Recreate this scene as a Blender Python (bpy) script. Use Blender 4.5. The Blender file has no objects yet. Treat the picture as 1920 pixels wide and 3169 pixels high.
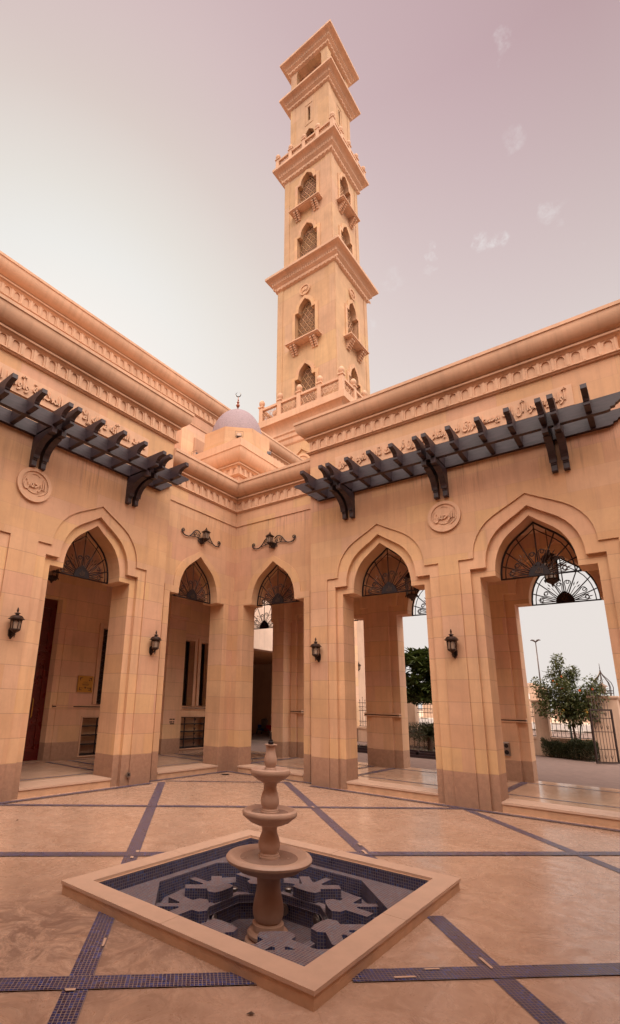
import bpy, bmesh, math, random
from mathutils import Vector, Matrix
from mathutils.geometry import tessellate_polygon
random.seed(7)
R = math.radians; PI = math.pi
sc = bpy.context.scene
COL = sc.collection

# ------------------------------------------------------------------ materials
class NT:
    def __init__(s, name):
        s.m = bpy.data.materials.new(name); s.m.use_nodes = True
        s.t = s.m.node_tree; s.n = s.t.nodes; s.b = s.n['Principled BSDF']
    def add(s, typ, **kw):
        nd = s.n.new(typ)
        for k, v in kw.items():
            if k.startswith('i_'):
                key = k[2:]
                key = int(key) if key.isdigit() else key.replace('_', ' ')
                nd.inputs[key].default_value = v
            else: setattr(nd, k, v)
        return nd
    def link(s, a, b): s.t.links.new(a, b)
    def math(s, op, a, b=None, c=None):
        nd = s.add('ShaderNodeMath', operation=op)
        for i, v in enumerate((a, b, c)):
            if v is None: continue
            if hasattr(v, 'is_output'): s.link(v, nd.inputs[i])
            else: nd.inputs[i].default_value = v
        return nd.outputs[0]
    def mix(s, fac, a, b, mode='MIX'):
        nd = s.add('ShaderNodeMix', data_type='RGBA', blend_type=mode)
        for idx, v in ((0, fac), (6, a), (7, b)):
            if hasattr(v, 'is_output'): s.link(v, nd.inputs[idx])
            else: nd.inputs[idx].default_value = v if idx == 0 else (*v, 1)
        return nd.outputs[2]
    def ramp(s, fac, pts):
        nd = s.add('ShaderNodeValToRGB')
        el = nd.color_ramp.elements
        while len(el) < len(pts): el.new(0.5)
        for e, (p, c) in zip(el, pts):
            e.position = p; e.color = (*c, 1) if len(c) == 3 else c
        s.link(fac, nd.inputs[0]); return nd.outputs[0]
    def noise(s, vec, scale, detail=4, rough=.55, dist=0, dim='3D'):
        nd = s.add('ShaderNodeTexNoise', noise_dimensions=dim)
        nd.inputs['Scale'].default_value = scale; nd.inputs['Detail'].default_value = detail
        nd.inputs['Roughness'].default_value = rough; nd.inputs['Distortion'].default_value = dist
        if vec is not None: s.link(vec, nd.inputs['Vector'])
        return nd.outputs['Fac']
    def bump(s, h, strength=.2, dist=.01):
        nd = s.add('ShaderNodeBump'); nd.inputs['Strength'].default_value = strength
        nd.inputs['Distance'].default_value = dist; s.link(h, nd.inputs['Height'])
        s.link(nd.outputs[0], s.b.inputs['Normal'])

def wallcoords(t):
    """u (horizontal along the wall) and z, from the true position and face normal"""
    g = t.add('ShaderNodeNewGeometry')
    sp = t.add('ShaderNodeSeparateXYZ'); t.link(g.outputs['Position'], sp.inputs[0])
    sn = t.add('ShaderNodeSeparateXYZ'); t.link(g.outputs['True Normal'], sn.inputs[0])
    isx = t.math('GREATER_THAN', t.math('ABSOLUTE', sn.outputs[0]), .7)
    u = t.math('ADD', t.math('MULTIPLY', isx, sp.outputs[1]),
               t.math('MULTIPLY', t.math('SUBTRACT', 1, isx), sp.outputs[0]))
    flat = t.math('GREATER_THAN', t.math('ABSOLUTE', sn.outputs[2]), .5)
    return g, sp, u, flat

def streaks(t, u, z, scale=5.0):
    cb = t.add('ShaderNodeCombineXYZ')
    t.link(t.math('MULTIPLY', u, scale), cb.inputs[0]); t.link(t.math('MULTIPLY', z, .35), cb.inputs[1])
    return t.noise(cb.outputs[0], 1.6, 5, .6)

def stone_mat(name, base, plinth=None, course=.381, joints=True, width=.93, var=.10, jdark=.45):
    t = NT(name)
    g, sp, u, flat = wallcoords(t)
    z = sp.outputs[2]
    n1 = t.noise(g.outputs['Position'], .9, 6, .62)
    n2 = t.noise(g.outputs['Position'], 14, 5, .65)
    n3 = t.noise(g.outputs['Position'], 120, 3, .6)
    c = t.mix(t.ramp(n1, [(.3, (0, 0, 0)), (.7, (1, 1, 1))]), [v * .84 for v in base], [min(1, v * 1.10) for v in base])
    if joints:
        zz = t.math('ADD', z, -.553)
        row = t.math('FLOOR', t.math('DIVIDE', zz, course))
        up = t.math('GREATER_THAN', z, 4.3)
        # block tint
        wu = t.math('DIVIDE', t.math('ADD', u, t.math('MULTIPLY', row, .37)), width)
        cell = t.add('ShaderNodeCombineXYZ'); t.link(t.math('FLOOR', wu), cell.inputs[0]); t.link(row, cell.inputs[1])
        wn = t.add('ShaderNodeTexWhiteNoise', noise_dimensions='2D'); t.link(cell.outputs[0], wn.inputs['Vector'])
        c = t.mix(t.math('MULTIPLY', wn.outputs['Value'], 1.0), c, t.mix(1.0, c, (1.02, 1 + var * .5, 1 - var * 1.6), 'MULTIPLY'))
        wn2 = t.add('ShaderNodeTexWhiteNoise', noise_dimensions='2D')
        sh = t.add('ShaderNodeVectorMath', operation='ADD'); t.link(cell.outputs[0], sh.inputs[0]); sh.inputs[1].default_value = (31, 17, 0)
        t.link(sh.outputs[0], wn2.inputs['Vector'])
        c = t.mix(t.math('MULTIPLY', wn2.outputs['Value'], .8), c, t.mix(1.0, c, (1 - var * .8, 1 - var * 1.7, 1 - var * 1.2), 'MULTIPLY'))
        fr = t.math('FRACT', t.math('DIVIDE', zz, course))
        hj = t.math('LESS_THAN', t.math('ABSOLUTE', t.math('SUBTRACT', fr, .5)), .488)
        hj = t.math('SUBTRACT', 1, hj)
        fu = t.math('FRACT', wu)
        vj = t.math('GREATER_THAN', t.math('ABSOLUTE', t.math('SUBTRACT', fu, .5)), .4955)
        j = t.math('MAXIMUM', t.math('MULTIPLY', hj, t.math('SUBTRACT', 1, t.math('MULTIPLY', up, .75))), t.math('MULTIPLY', vj, t.math('ADD', .12, t.math('MULTIPLY', up, .22))))
        j = t.math('MULTIPLY', j, t.math('SUBTRACT', 1, flat))
        jn = t.math('MULTIPLY', j, t.math('ADD', .55, t.math('MULTIPLY', n2, .8)))
        c = t.mix(t.math('MULTIPLY', jn, .62), c, [v * jdark for v in base])
    if plinth:
        pm = t.math('LESS_THAN', z, .549)
        pc = t.mix(t.ramp(n2, [(.35, (0, 0, 0)), (.7, (1, 1, 1))]), [v * .8 for v in plinth], plinth)
        # ground grime, splashed up from the paving
        gr = t.math('MULTIPLY', t.math('SUBTRACT', 1, t.math('MULTIPLY', z, 1.9)), t.math('ADD', n1, .2))
        c = t.mix(pm, c, pc)
        c = t.mix(t.math('MAXIMUM', 0, t.math('MULTIPLY', gr, .45)), c, (.16, .09, .06))
    st = streaks(t, u, z)
    c = t.mix(t.math('MULTIPLY', t.ramp(st, [(.48, (0, 0, 0)), (.72, (1, 1, 1))]), .34), c, [v * .55 for v in base])
    c = t.mix(t.math('MULTIPLY', t.ramp(n2, [(.45, (0, 0, 0)), (.8, (1, 1, 1))]), .20), c, [v * .72 for v in base])
    t.link(c, t.b.inputs['Base Color'])
    t.b.inputs['Roughness'].default_value = .78; t.b.inputs['Specular IOR Level'].default_value = .3
    h = t.math('ADD', t.math('MULTIPLY', n3, .35), t.math('MULTIPLY', n2, .5))
    if joints: h = t.math('SUBTRACT', h, t.math('MULTIPLY', j, 1.2))
    t.bump(h, .35, .006)
    return t.m

def stained_wall(name, base, plinth):
    """block wall with drip stains below the pergola beam"""
    m = stone_mat(name, base, plinth)
    t = NT.__new__(NT); t.m = m; t.t = m.node_tree; t.n = t.t.nodes; t.b = t.n['Principled BSDF']
    old = t.b.inputs['Base Color'].links[0].from_socket
    g, sp, u, flat = wallcoords(t)
    cb = t.add('ShaderNodeCombineXYZ')
    t.link(t.math('MULTIPLY', u, 16), cb.inputs[0]); t.link(t.math('MULTIPLY', sp.outputs[2], .5), cb.inputs[1])
    s1 = t.noise(cb.outputs[0], 1.0, 6, .7)
    big = t.noise(g.outputs['Position'], .9, 3, .5)
    z = sp.outputs[2]
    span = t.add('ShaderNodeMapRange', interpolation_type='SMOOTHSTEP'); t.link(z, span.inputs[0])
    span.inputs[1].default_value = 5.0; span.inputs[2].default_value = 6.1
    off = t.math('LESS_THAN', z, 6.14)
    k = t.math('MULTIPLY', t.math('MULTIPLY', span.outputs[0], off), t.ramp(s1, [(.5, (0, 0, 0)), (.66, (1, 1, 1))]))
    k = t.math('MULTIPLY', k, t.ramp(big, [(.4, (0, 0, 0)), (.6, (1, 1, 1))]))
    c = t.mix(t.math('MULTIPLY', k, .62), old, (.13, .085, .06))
    t.link(c, t.b.inputs['Base Color'])
    return m

SAND = (.60, .362, .232)
M = {}
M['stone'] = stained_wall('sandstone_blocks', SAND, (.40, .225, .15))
M['stone_in'] = stone_mat('sandstone_blocks_inner', (.74, .48, .33), (.46, .28, .19))
M['trim'] = stone_mat('sandstone_trim', (.64, .395, .258), None, joints=False)
M['plaster'] = stone_mat('sandstone_plain', (.56, .32, .21), None, joints=True, course=1.14, width=2.6, var=.05)
M['tower'] = stone_mat('tower_stone', (.56, .355, .22), None, course=2.1, width=1.9, var=.08)
M['surround'] = stone_mat('arch_surround_stone', (.64, .39, .24), (.42, .24, .16), width=5.0, var=.08)
M['ceiling'] = stone_mat('ceiling_plaster', (.70, .46, .32), None, joints=False)
M['orange_wall'] = stone_mat('ochre_render', (.60, .30, .15), None, joints=True, course=1.3, width=9, var=.04)
M['bounce_lit_fascia'] = stone_mat('bounce_tint_stone', (.80, .62, .50), None, joints=False)  # paler stone: light bounced off the ground is put into the colour
M['paleout'] = stone_mat('pale_render', (.58, .40, .29), None, joints=False)

def simple(name, col, rough=.5, metal=0, nscale=30, namp=.25, bump=.15, spec=.5, dark=.5):
    t = NT(name)
    g = t.add('ShaderNodeNewGeometry')
    n = t.noise(g.outputs['Position'], nscale, 5, .6)
    c = t.mix(t.math('MULTIPLY', t.ramp(n, [(.35, (0, 0, 0)), (.75, (1, 1, 1))]), namp * 2), col, [v * dark for v in col])
    t.link(c, t.b.inputs['Base Color'])
    t.b.inputs['Metallic'].default_value = metal
    t.link(t.math('ADD', rough - .08, t.math('MULTIPLY', n, .16)), t.b.inputs['Roughness'])
    t.b.inputs['Specular IOR Level'].default_value = spec
    if bump: t.bump(n, bump, .004)
    return t.m
def wood(name, col, dust=(.10, .07, .08), rough=.42):
    t = NT(name)
    g, sp, u, flat = wallcoords(t)
    cb = t.add('ShaderNodeCombineXYZ')
    t.link(t.math('MULTIPLY', sp.outputs[0], 3), cb.inputs[0]); t.link(t.math('MULTIPLY', sp.outputs[1], 3), cb.inputs[1])
    t.link(t.math('MULTIPLY', sp.outputs[2], 22), cb.inputs[2])
    n = t.noise(cb.outputs[0], 1.5, 6, .65); n2 = t.noise(g.outputs['Position'], 3.5, 5, .6)
    c = t.mix(t.math('MULTIPLY', n2, .8), col, dust)
    c = t.mix(t.ramp(n, [(.4, (0, 0, 0)), (.75, (1, 1, 1))]), c, [v * .45 for v in col])
    t.link(c, t.b.inputs['Base Color'])
    t.link(t.math('ADD', rough - .1, t.math('MULTIPLY', n2, .3)), t.b.inputs['Roughness'])
    t.bump(n, .25, .004)
    return t.m
M['wood'] = wood('dark_stained_timber', (.030, .014, .018), (.062, .042, .052))
M['door'] = wood('red_brown_door', (.13, .010, .008), (.09, .009, .008), .25)
M['recess'] = simple('interior_shade', (.10, .045, .03), .9, 0, 10, .2, 0)  # dark brown stands in for the shade behind lattices and in the belfry
M['iron'] = simple('black_iron', (.018, .012, .015), .45, .35, 60, .3, .2)
M['iron_w'] = simple('weathered_iron', (.055, .035, .032), .5, .5, 40, .35, .2)
M['bronze'] = simple('aged_bronze', (.05, .028, .022), .42, .7, 50, .35, .2)
M['leafmetal'] = simple('gilded_iron_leaf', (.085, .048, .032), .5, .5, 50, .3, .2)
M['brass'] = simple('yellow_brass_plaque', (.50, .26, .04), .35, .35, 8, .15, .03, dark=.7)
M['ink'] = simple('dark_engraving', (.05, .02, .01), .6, 0, 20, .1, 0)
M['fountain'] = simple('fountain_marble', (.50, .32, .235), .48, 0, 9, .22, .12, dark=.66)
M['coping'] = simple('coping_marble', (.60, .40, .29), .5, 0, 6, .22, .12, dark=.72)
M['rimside'] = simple('rim_side_marble', (.60, .36, .22), .55, 0, 7, .3, .12, dark=.62)
M['grime_top'] = simple('dusty_basin', (.30, .19, .15), .25, 0, 8, .3, .05, dark=.7)
M['plastic_dk'] = simple('dark_plastic', (.03, .028, .03), .5, 0, 30, .1, .05)
M['blue'] = simple('blue_plastic', (.015, .05, .30), .4, 0, 30, .1, .05)
M['red'] = simple('red_plastic', (.38, .012, .03), .4, 0, 30, .1, .05)
M['grey'] = simple('grey_plastic', (.12, .11, .12), .5, 0, 30, .1, .05)
M['white'] = simple('white_paint', (.75, .72, .68), .35, 0, 10, .05, 0)
M['asphalt'] = simple('asphalt', (.30, .26, .24), .9, 0, 8, .2, .3)
M['glassdark'] = simple('window_glass_dark', (.010, .011, .016), .06, 0, 3, .1, .0, 1.0)
M['lampmetal'] = simple('street_lamp_metal', (.075, .05, .045), .4, .6, 10, .1, 0)
M['steel'] = simple('stainless_steel', (.35, .30, .27), .3, .9, 20, .15, .05)
M['copper'] = simple('copper_disc', (.34, .12, .07), .45, .6, 10, .2, .05)
M['bark'] = simple('bark', (.10, .055, .035), .9, 0, 30, .4, .6)
M['sack'] = simple('stake_green', (.02, .035, .03), .7, 0, 30, .2, .1)
def glass(name, col, rough=.15, alpha=1.0, trans=.6):
    t = NT(name); t.b.inputs['Base Color'].default_value = (*col, 1); t.b.inputs['Roughness'].default_value = rough
    t.b.inputs['Transmission Weight'].default_value = trans; t.b.inputs['IOR'].default_value = 1.1
    return t.m
M['lampglass'] = glass('seeded_lamp_glass', (.55, .42, .33))
M['bulb'] = simple('white_bulb_glass', (.75, .6, .42), .3, 0, 5, .1, 0)
def leafmat(name, a, b, c3):
    t = NT(name)
    g = t.add('ShaderNodeNewGeometry')
    wn = t.add('ShaderNodeObjectInfo')
    n = t.noise(g.outputs['Position'], 2.6, 3, .6); n2 = t.noise(g.outputs['Position'], 15, 3, .6)
    c = t.mix(t.ramp(n, [(.35, (0, 0, 0)), (.65, (1, 1, 1))]), a, b)
    c = t.mix(t.ramp(n2, [(.5, (0, 0, 0)), (.7, (1, 1, 1))]), c, c3)
    t.link(c, t.b.inputs['Base Color']); t.b.inputs['Roughness'].default_value = .5
    tr = t.add('ShaderNodeBsdfTranslucent'); t.link(c, tr.inputs[0])
    mx = t.add('ShaderNodeMixShader'); mx.inputs[0].default_value = .3
    t.link(t.b.outputs[0], mx.inputs[1]); t.link(tr.outputs[0], mx.inputs[2])
    t.link(mx.outputs[0], t.n['Material Output'].inputs[0])
    return t.m
M['leaf'] = leafmat('green_leaf', (.10, .12, .04), (.055, .075, .022), (.17, .14, .06))
M['leafdk'] = leafmat('dark_glossy_leaf', (.055, .085, .018), (.03, .045, .012), (.12, .14, .025))
M['hedge'] = leafmat('hedge_leaf', (.05, .06, .022), (.03, .04, .016), (.10, .08, .04))
M['palmleaf'] = leafmat('palm_leaf', (.05, .055, .02), (.03, .035, .015), (.09, .08, .03))
M['flower'] = simple('orange_red_flower', (.70, .13, .02), .6, 0, 20, .2, 0)

def marble_floor():
    t = NT('polished_cream_marble')
    g = t.add('ShaderNodeNewGeometry'); P = g.outputs['Position']
    sp = t.add('ShaderNodeSeparateXYZ'); t.link(P, sp.inputs[0])
    warp = t.add('ShaderNodeTexNoise'); warp.inputs['Scale'].default_value = 1.4; t.link(P, warp.inputs['Vector'])
    va = t.add('ShaderNodeVectorMath', operation='MULTIPLY_ADD')
    t.link(warp.outputs['Color'], va.inputs[0]); va.inputs[1].default_value = (.7, .7, .7); t.link(P, va.inputs[2])
    n1 = t.noise(va.outputs[0], 1.9, 7, .62, .6)
    n2 = t.noise(va.outputs[0], 7, 7, .7, .4)
    n3 = t.noise(va.outputs[0], 2.2, 9, .72, 1.8)
    c = t.mix(t.ramp(n1, [(.33, (0, 0, 0)), (.68, (1, 1, 1))]), (.55, .365, .265), (.43, .27, .185))
    c = t.mix(t.math('MULTIPLY', t.ramp(n2, [(.45, (0, 0, 0)), (.7, (1, 1, 1))]), .55), c, (.38, .225, .15))
    n4 = t.noise(P, 28, 6, .75, .3)
    c = t.mix(t.math('MULTIPLY', t.ramp(n4, [(.45, (0, 0, 0)), (.62, (1, 1, 1))]), .30), c, (.36, .20, .13))
    n5 = t.noise(va.outputs[0], 4.2, 9, .8, 2.2)
    c = t.mix(t.math('MULTIPLY', t.ramp(n5, [(.5, (0, 0, 0)), (.66, (1, 1, 1))]), .35), c, (.68, .48, .36))
    # dirty, water stained area left of the pool
    dx = t.math('DIVIDE', t.math('ADD', sp.outputs[0], -4.9), 1.35); dy = t.math('DIVIDE', t.math('ADD', sp.outputs[1], 7.35), .95)
    d = t.math('SQRT', t.math('ADD', t.math('MULTIPLY', dx, dx), t.math('MULTIPLY', dy, dy)))
    area = t.math('SUBTRACT', 1.25, d)
    area = t.math('MINIMUM', 1, t.math('MAXIMUM', 0, area))
    blot = t.ramp(n3, [(.46, (0, 0, 0)), (.56, (1, 1, 1))])
    blot2 = t.ramp(t.noise(va.outputs[0], 6.5, 8, .75, .8), [(.45, (0, 0, 0)), (.58, (1, 1, 1))])
    k = t.math('MULTIPLY', t.math('MULTIPLY', area, .9), t.math('MAXIMUM', t.math('MULTIPLY', blot, .7), t.math('MULTIPLY', blot2, .55)))
    c = t.mix(k, c, (.10, .055, .045))
    # general faint stains
    c = t.mix(t.math('MULTIPLY', t.ramp(n3, [(.52, (0, 0, 0)), (.66, (1, 1, 1))]), .28), c, (.26, .13, .08))
    # veins
    v = t.math('ABSOLUTE', t.math('SUBTRACT', t.noise(va.outputs[0], 3.0, 10, .65, .9), .5))
    c = t.mix(t.math('MULTIPLY', t.ramp(v, [(0, (1, 1, 1)), (.012, (0, 0, 0))]), .35), c, (.22, .10, .06))
    # slab joints at 45 degrees
    a = t.math('ADD', sp.outputs[0], sp.outputs[1])
    fr = t.math('FRACT', t.math('DIVIDE', t.math('ADD', a, .12), 1.79))
    jn = t.math('LESS_THAN', fr, .0028)
    c = t.mix(t.math('MULTIPLY', jn, .4), c, (.2, .11, .07))
    t.link(c, t.b.inputs['Base Color'])
    r = t.math('ADD', .17, t.math('MULTIPLY', t.ramp(n2, [(.3, (0, 0, 0)), (.8, (1, 1, 1))]), .28))
    r = t.math('ADD', r, t.math('MULTIPLY', k, .25))
    t.link(r, t.b.inputs['Roughness'])
    t.bump(t.math('ADD', n2, t.math('MULTIPLY', k, .6)), .06, .004)
    return t.m
M['floor'] = marble_floor()
def gfloor():
    t = NT('polished_gallery_marble'); g = t.add('ShaderNodeNewGeometry')
    n1 = t.noise(g.outputs['Position'], 2.5, 7, .65, .8); n2 = t.noise(g.outputs['Position'], 9, 6, .7)
    c = t.mix(t.ramp(n1, [(.35, (0, 0, 0)), (.7, (1, 1, 1))]), (.66, .45, .32), (.54, .35, .24))
    t.link(c, t.b.inputs['Base Color']); t.link(t.math('ADD', .05, t.math('MULTIPLY', n2, .16)), t.b.inputs['Roughness'])
    return t.m
M['gfloor'] = gfloor()

def mosaic(name, size, a, b, grout, rough=.18, mortar=.09, lightmix=.25, calm=False):
    t = NT(name)
    uv = t.add('ShaderNodeTexCoord')
    sp = t.add('ShaderNodeSeparateXYZ'); t.link(uv.outputs['UV'], sp.inputs[0])
    U = t.math('DIVIDE', sp.outputs[0], size); V = t.math('DIVIDE', sp.outputs[1], size)
    cell = t.add('ShaderNodeCombineXYZ'); t.link(t.math('FLOOR', U), cell.inputs[0]); t.link(t.math('FLOOR', V), cell.inputs[1])
    wn = t.add('ShaderNodeTexWhiteNoise', noise_dimensions='2D'); t.link(cell.outputs[0], wn.inputs['Vector'])
    fu = t.math('ABSOLUTE', t.math('SUBTRACT', t.math('FRACT', U), .5)); fv = t.math('ABSOLUTE', t.math('SUBTRACT', t.math('FRACT', V), .5))
    gr = t.math('GREATER_THAN', t.math('MAXIMUM', fu, fv), .5 - mortar)
    c = t.ramp(wn.outputs['Value'], [(0, a), (.35, b), (.6, (a[0] * 1.8, a[1] * .8, a[2] * .7)), (.8, (b[0] * .5, b[1] * .5, b[2] * .8)), (1, (b[0] * .9, b[1] * 1.9, b[2] * 1.9))])
    if calm: c = t.ramp(wn.outputs['Value'], [(0, a), (1, b)])
    g = t.add('ShaderNodeNewGeometry')
    n = t.noise(g.outputs['Position'], 2.5, 5, .6)
    nd = t.noise(g.outputs['Position'], 9, 5, .65)
    c = t.mix(t.math('MULTIPLY', t.ramp(nd, [(.35, (0, 0, 0)), (.75, (1, 1, 1))]), lightmix), c, (.30, .20, .19))
    gm = t.mix(t.math('MULTIPLY', n, .5), grout, [v * .6 for v in grout])
    c = t.mix(gr, c, gm)
    t.link(c, t.b.inputs['Base Color'])
    t.link(t.math('ADD', t.math('ADD', rough, t.math('MULTIPLY', gr, .5)), t.math('MULTIPLY', nd, .25)), t.b.inputs['Roughness'])
    t.bump(t.math('SUBTRACT', 1, gr), .35, .003)
    return t.m
M['mosaic'] = mosaic('blue_glass_mosaic', .0235, (.010, .012, .065), (.016, .026, .12), (.30, .22, .18), lightmix=.06, mortar=.09)
M['mosaic_pool'] = mosaic('pool_wall_mosaic', .0235, (.010, .012, .05), (.018, .028, .10), (.20, .17, .18), lightmix=.2)
M['mosaic_top'] = mosaic('pool_top_mosaic', .0235, (.045, .034, .065), (.075, .055, .09), (.34, .28, .25), lightmix=.35, rough=.4)
M['domemosaic'] = mosaic('lilac_dome_mosaic', .034, (.22, .155, .18), (.30, .215, .24), (.40, .32, .32), rough=.6, lightmix=.25, calm=True)

# ------------------------------------------------------------------ mesh helpers
def new_obj(name, bm, mat, parent=None, smooth=False):
    if name in ('cornice', 'balcony', 'cap'):
        smooth = True; bmesh.ops.remove_doubles(bm, verts=bm.verts, dist=.0004)
    bmesh.ops.recalc_face_normals(bm, faces=bm.faces)
    me = bpy.data.meshes.new(name); bm.to_mesh(me); bm.free()
    if smooth:
        for p in me.polygons: p.use_smooth = True
        try: me.set_sharp_from_angle(angle=R(38))
        except Exception: pass
    mats = mat if isinstance(mat, (list, tuple)) else [mat]
    for m in mats: me.materials.append(m)
    o = bpy.data.objects.new(name, me); COL.objects.link(o)
    if parent is not None:
        o.parent = parent; o.matrix_parent_inverse = parent.matrix_world.inverted()
    return o
def thing(name, label, cat, loc=(0, 0, 0), group=None, rz=0):
    o = bpy.data.objects.new(name, None); COL.objects.link(o)
    o.empty_display_size = .2
    o.matrix_world = Matrix.Translation(Vector(loc)) @ Matrix.Rotation(rz, 4, 'Z')
    o.location = loc; o.rotation_euler = (0, 0, rz)
    o['label'] = label; o['category'] = cat
    if group: o['group'] = group
    return o
def struct(name, bm, mat, smooth=False):
    o = new_obj(name, bm, mat, None, smooth); o['kind'] = 'structure'; return o
def local_parent(o, parent):
    """mesh data given in the parent's own axes"""
    o.parent = parent; o.matrix_parent_inverse = Matrix.Identity(4); return o
def child(name, bm, mat, parent, smooth=False):
    return local_parent(new_obj(name, bm, mat, None, smooth), parent)
def copy_thing(o, loc, rz=0, label=None):
    c = o.copy(); COL.objects.link(c); c.location = loc; c.rotation_euler = (0, 0, rz)
    if label: c['label'] = label
    def rec(a, b):
        for ch in list(a.children):
            d = ch.copy(); COL.objects.link(d); d.parent = b; rec(ch, d)
    rec(o, c); return c

FR = lambda u, d, z: Vector((u, -d, z))      # right arcade: u along x, d out into the courtyard
FL = lambda u, d, z: Vector((d, u, z))       # left arcade: u along y, d out into the courtyard
FXY = lambda u, d, z: Vector((u, z, d))      # flat: polygon in plan, d = height

def uvl(bm):
    return bm.loops.layers.uv.get('UVMap') or bm.loops.layers.uv.new('UVMap')
def quad(bm, pts, uvs=None, mi=0):
    L = uvl(bm)
    try: f = bm.faces.new([bm.verts.new(p) for p in pts])
    except ValueError: return None
    f.material_index = mi
    if uvs:
        for lp, uvv in zip(f.loops, uvs): lp[L].uv = uvv
    return f
def prism(bm, loops, d0, d1, F, caps=(True, True), mi=0, micap=None, sides=True):
    """loops: list of 2D polygons (first outer, rest holes) in (u,z)"""
    if loops and not isinstance(loops[0][0], (tuple, list)): loops = [loops]
    L = uvl(bm)
    flat = [p for lp in loops for p in lp]
    tri = tessellate_polygon([[Vector((p[0], p[1], 0)) for p in lp] for lp in loops])
    for on, d in zip(caps, (d0, d1)):
        if not on: continue
        vs = [bm.verts.new(F(p[0], d, p[1])) for p in flat]
        for t in tri:
            if len(set(t)) < 3: continue
            try: f = bm.faces.new([vs[i] for i in t])
            except ValueError: continue
            f.material_index = mi if micap is None else micap
            for lp, i in zip(f.loops, t): lp[L].uv = flat[i]
    if sides:
        for lp_ in loops:
            s = 0
            for i in range(len(lp_)):
                a, b = lp_[i], lp_[(i + 1) % len(lp_)]
                ln = math.hypot(b[0] - a[0], b[1] - a[1])
                quad(bm, [F(a[0], d0, a[1]), F(b[0], d0, b[1]), F(b[0], d1, b[1]), F(a[0], d1, a[1])],
                     [(s, d0), (s + ln, d0), (s + ln, d1), (s, d1)], mi)
                s += ln
def box(bm, x0, x1, y0, y1, z0, z1, mi=0, bev=0):
    if bev:
        v = bmesh.ops.create_cube(bm, size=1)['verts']
        for q in v:
            q.co = Vector(((x0 + x1) / 2 + q.co.x * (x1 - x0), (y0 + y1) / 2 + q.co.y * (y1 - y0), (z0 + z1) / 2 + q.co.z * (z1 - z0)))
        es = list({e for q in v for e in q.link_edges})
        r = bmesh.ops.bevel(bm, geom=es, offset=bev, segments=2, affect='EDGES', profile=.6)
        return
    prism(bm, [(x0, y0), (x1, y0), (x1, y1), (x0, y1)], z0, z1, FXY, mi=mi)
def fbox(bm, F, u0, u1, d0, d1, z0, z1, mi=0):
    prism(bm, [(u0, z0), (u1, z0), (u1, z1), (u0, z1)], d0, d1, F, mi=mi)
def lathe(bm, prof, c, n=32, mi=0, ang0=0, close=False):
    L = uvl(bm); rings = []
    for r, z in prof:
        if r < 1e-5: rings.append([bm.verts.new((c[0], c[1], c[2] + z))])
        else: rings.append([bm.verts.new((c[0] + r * math.cos(ang0 + 2 * PI * i / n), c[1] + r * math.sin(ang0 + 2 * PI * i / n), c[2] + z)) for i in range(n)])
    s = 0
    for k in range(len(rings) - 1):
        a, b = rings[k], rings[k + 1]
        ln = math.hypot(prof[k + 1][0] - prof[k][0], prof[k + 1][1] - prof[k][1])
        for i in range(n):
            j = (i + 1) % n
            if len(a) == 1 and len(b) == 1: continue
            if len(a) == 1: vs = [a[0], b[j], b[i]]; us = [(0, s), (.1, s + ln), (0, s + ln)]
            elif len(b) == 1: vs = [a[i], a[j], b[0]]; us = [(0, s), (.1, s), (0, s + ln)]
            else:
                vs = [a[i], a[j], b[j], b[i]]
                R0 = max(prof[k][0], prof[k + 1][0]); R0 = max(p[0] for p in prof)
                us = [(2 * PI * R0 * i / n, s), (2 * PI * R0 * (i + 1) / n, s), (2 * PI * R0 * (i + 1) / n, s + ln), (2 * PI * R0 * i / n, s + ln)]
            try: f = bm.faces.new(vs)
            except ValueError: continue
            f.material_index = mi
            for lp, q in zip(f.loops, us): lp[L].uv = q
        s += ln
def tube(bm, pts, r, n=5, mi=0, closed=False, taper=None):
    pts = [Vector(p) for p in pts]
    m = len(pts)
    if m < 2: return
    rings = []
    up = Vector((0, 0, 1))
    prev = None
    for i, p in enumerate(pts):
        if closed: tdir = pts[(i + 1) % m] - pts[i - 1]
        else: tdir = pts[min(i + 1, m - 1)] - pts[max(i - 1, 0)]
        if tdir.length < 1e-9: tdir = Vector((0, 0, 1))
        tdir.normalize()
        if prev is None:
            a = tdir.cross(up)
            if a.length < .1: a = tdir.cross(Vector((1, 0, 0)))
        else: a = prev - tdir * prev.dot(tdir)
        a.normalize(); prev = a; b = tdir.cross(a)
        rr = r * (taper(i / (m - 1)) if taper else 1)
        rings.append([bm.verts.new(p + a * rr * math.cos(2 * PI * k / n) + b * rr * math.sin(2 * PI * k / n)) for k in range(n)])
    for i in range(m if closed else m - 1):
        A, B = rings[i], rings[(i + 1) % m]
        for k in range(n):
            try: f = bm.faces.new([A[k], A[(k + 1) % n], B[(k + 1) % n], B[k]]); f.material_index = mi; f.smooth = True
            except ValueError: pass
    if not closed:
        for rg in (rings[0], rings[-1]):
            try: f = bm.faces.new(rg); f.material_index = mi
            except ValueError: pass
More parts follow.
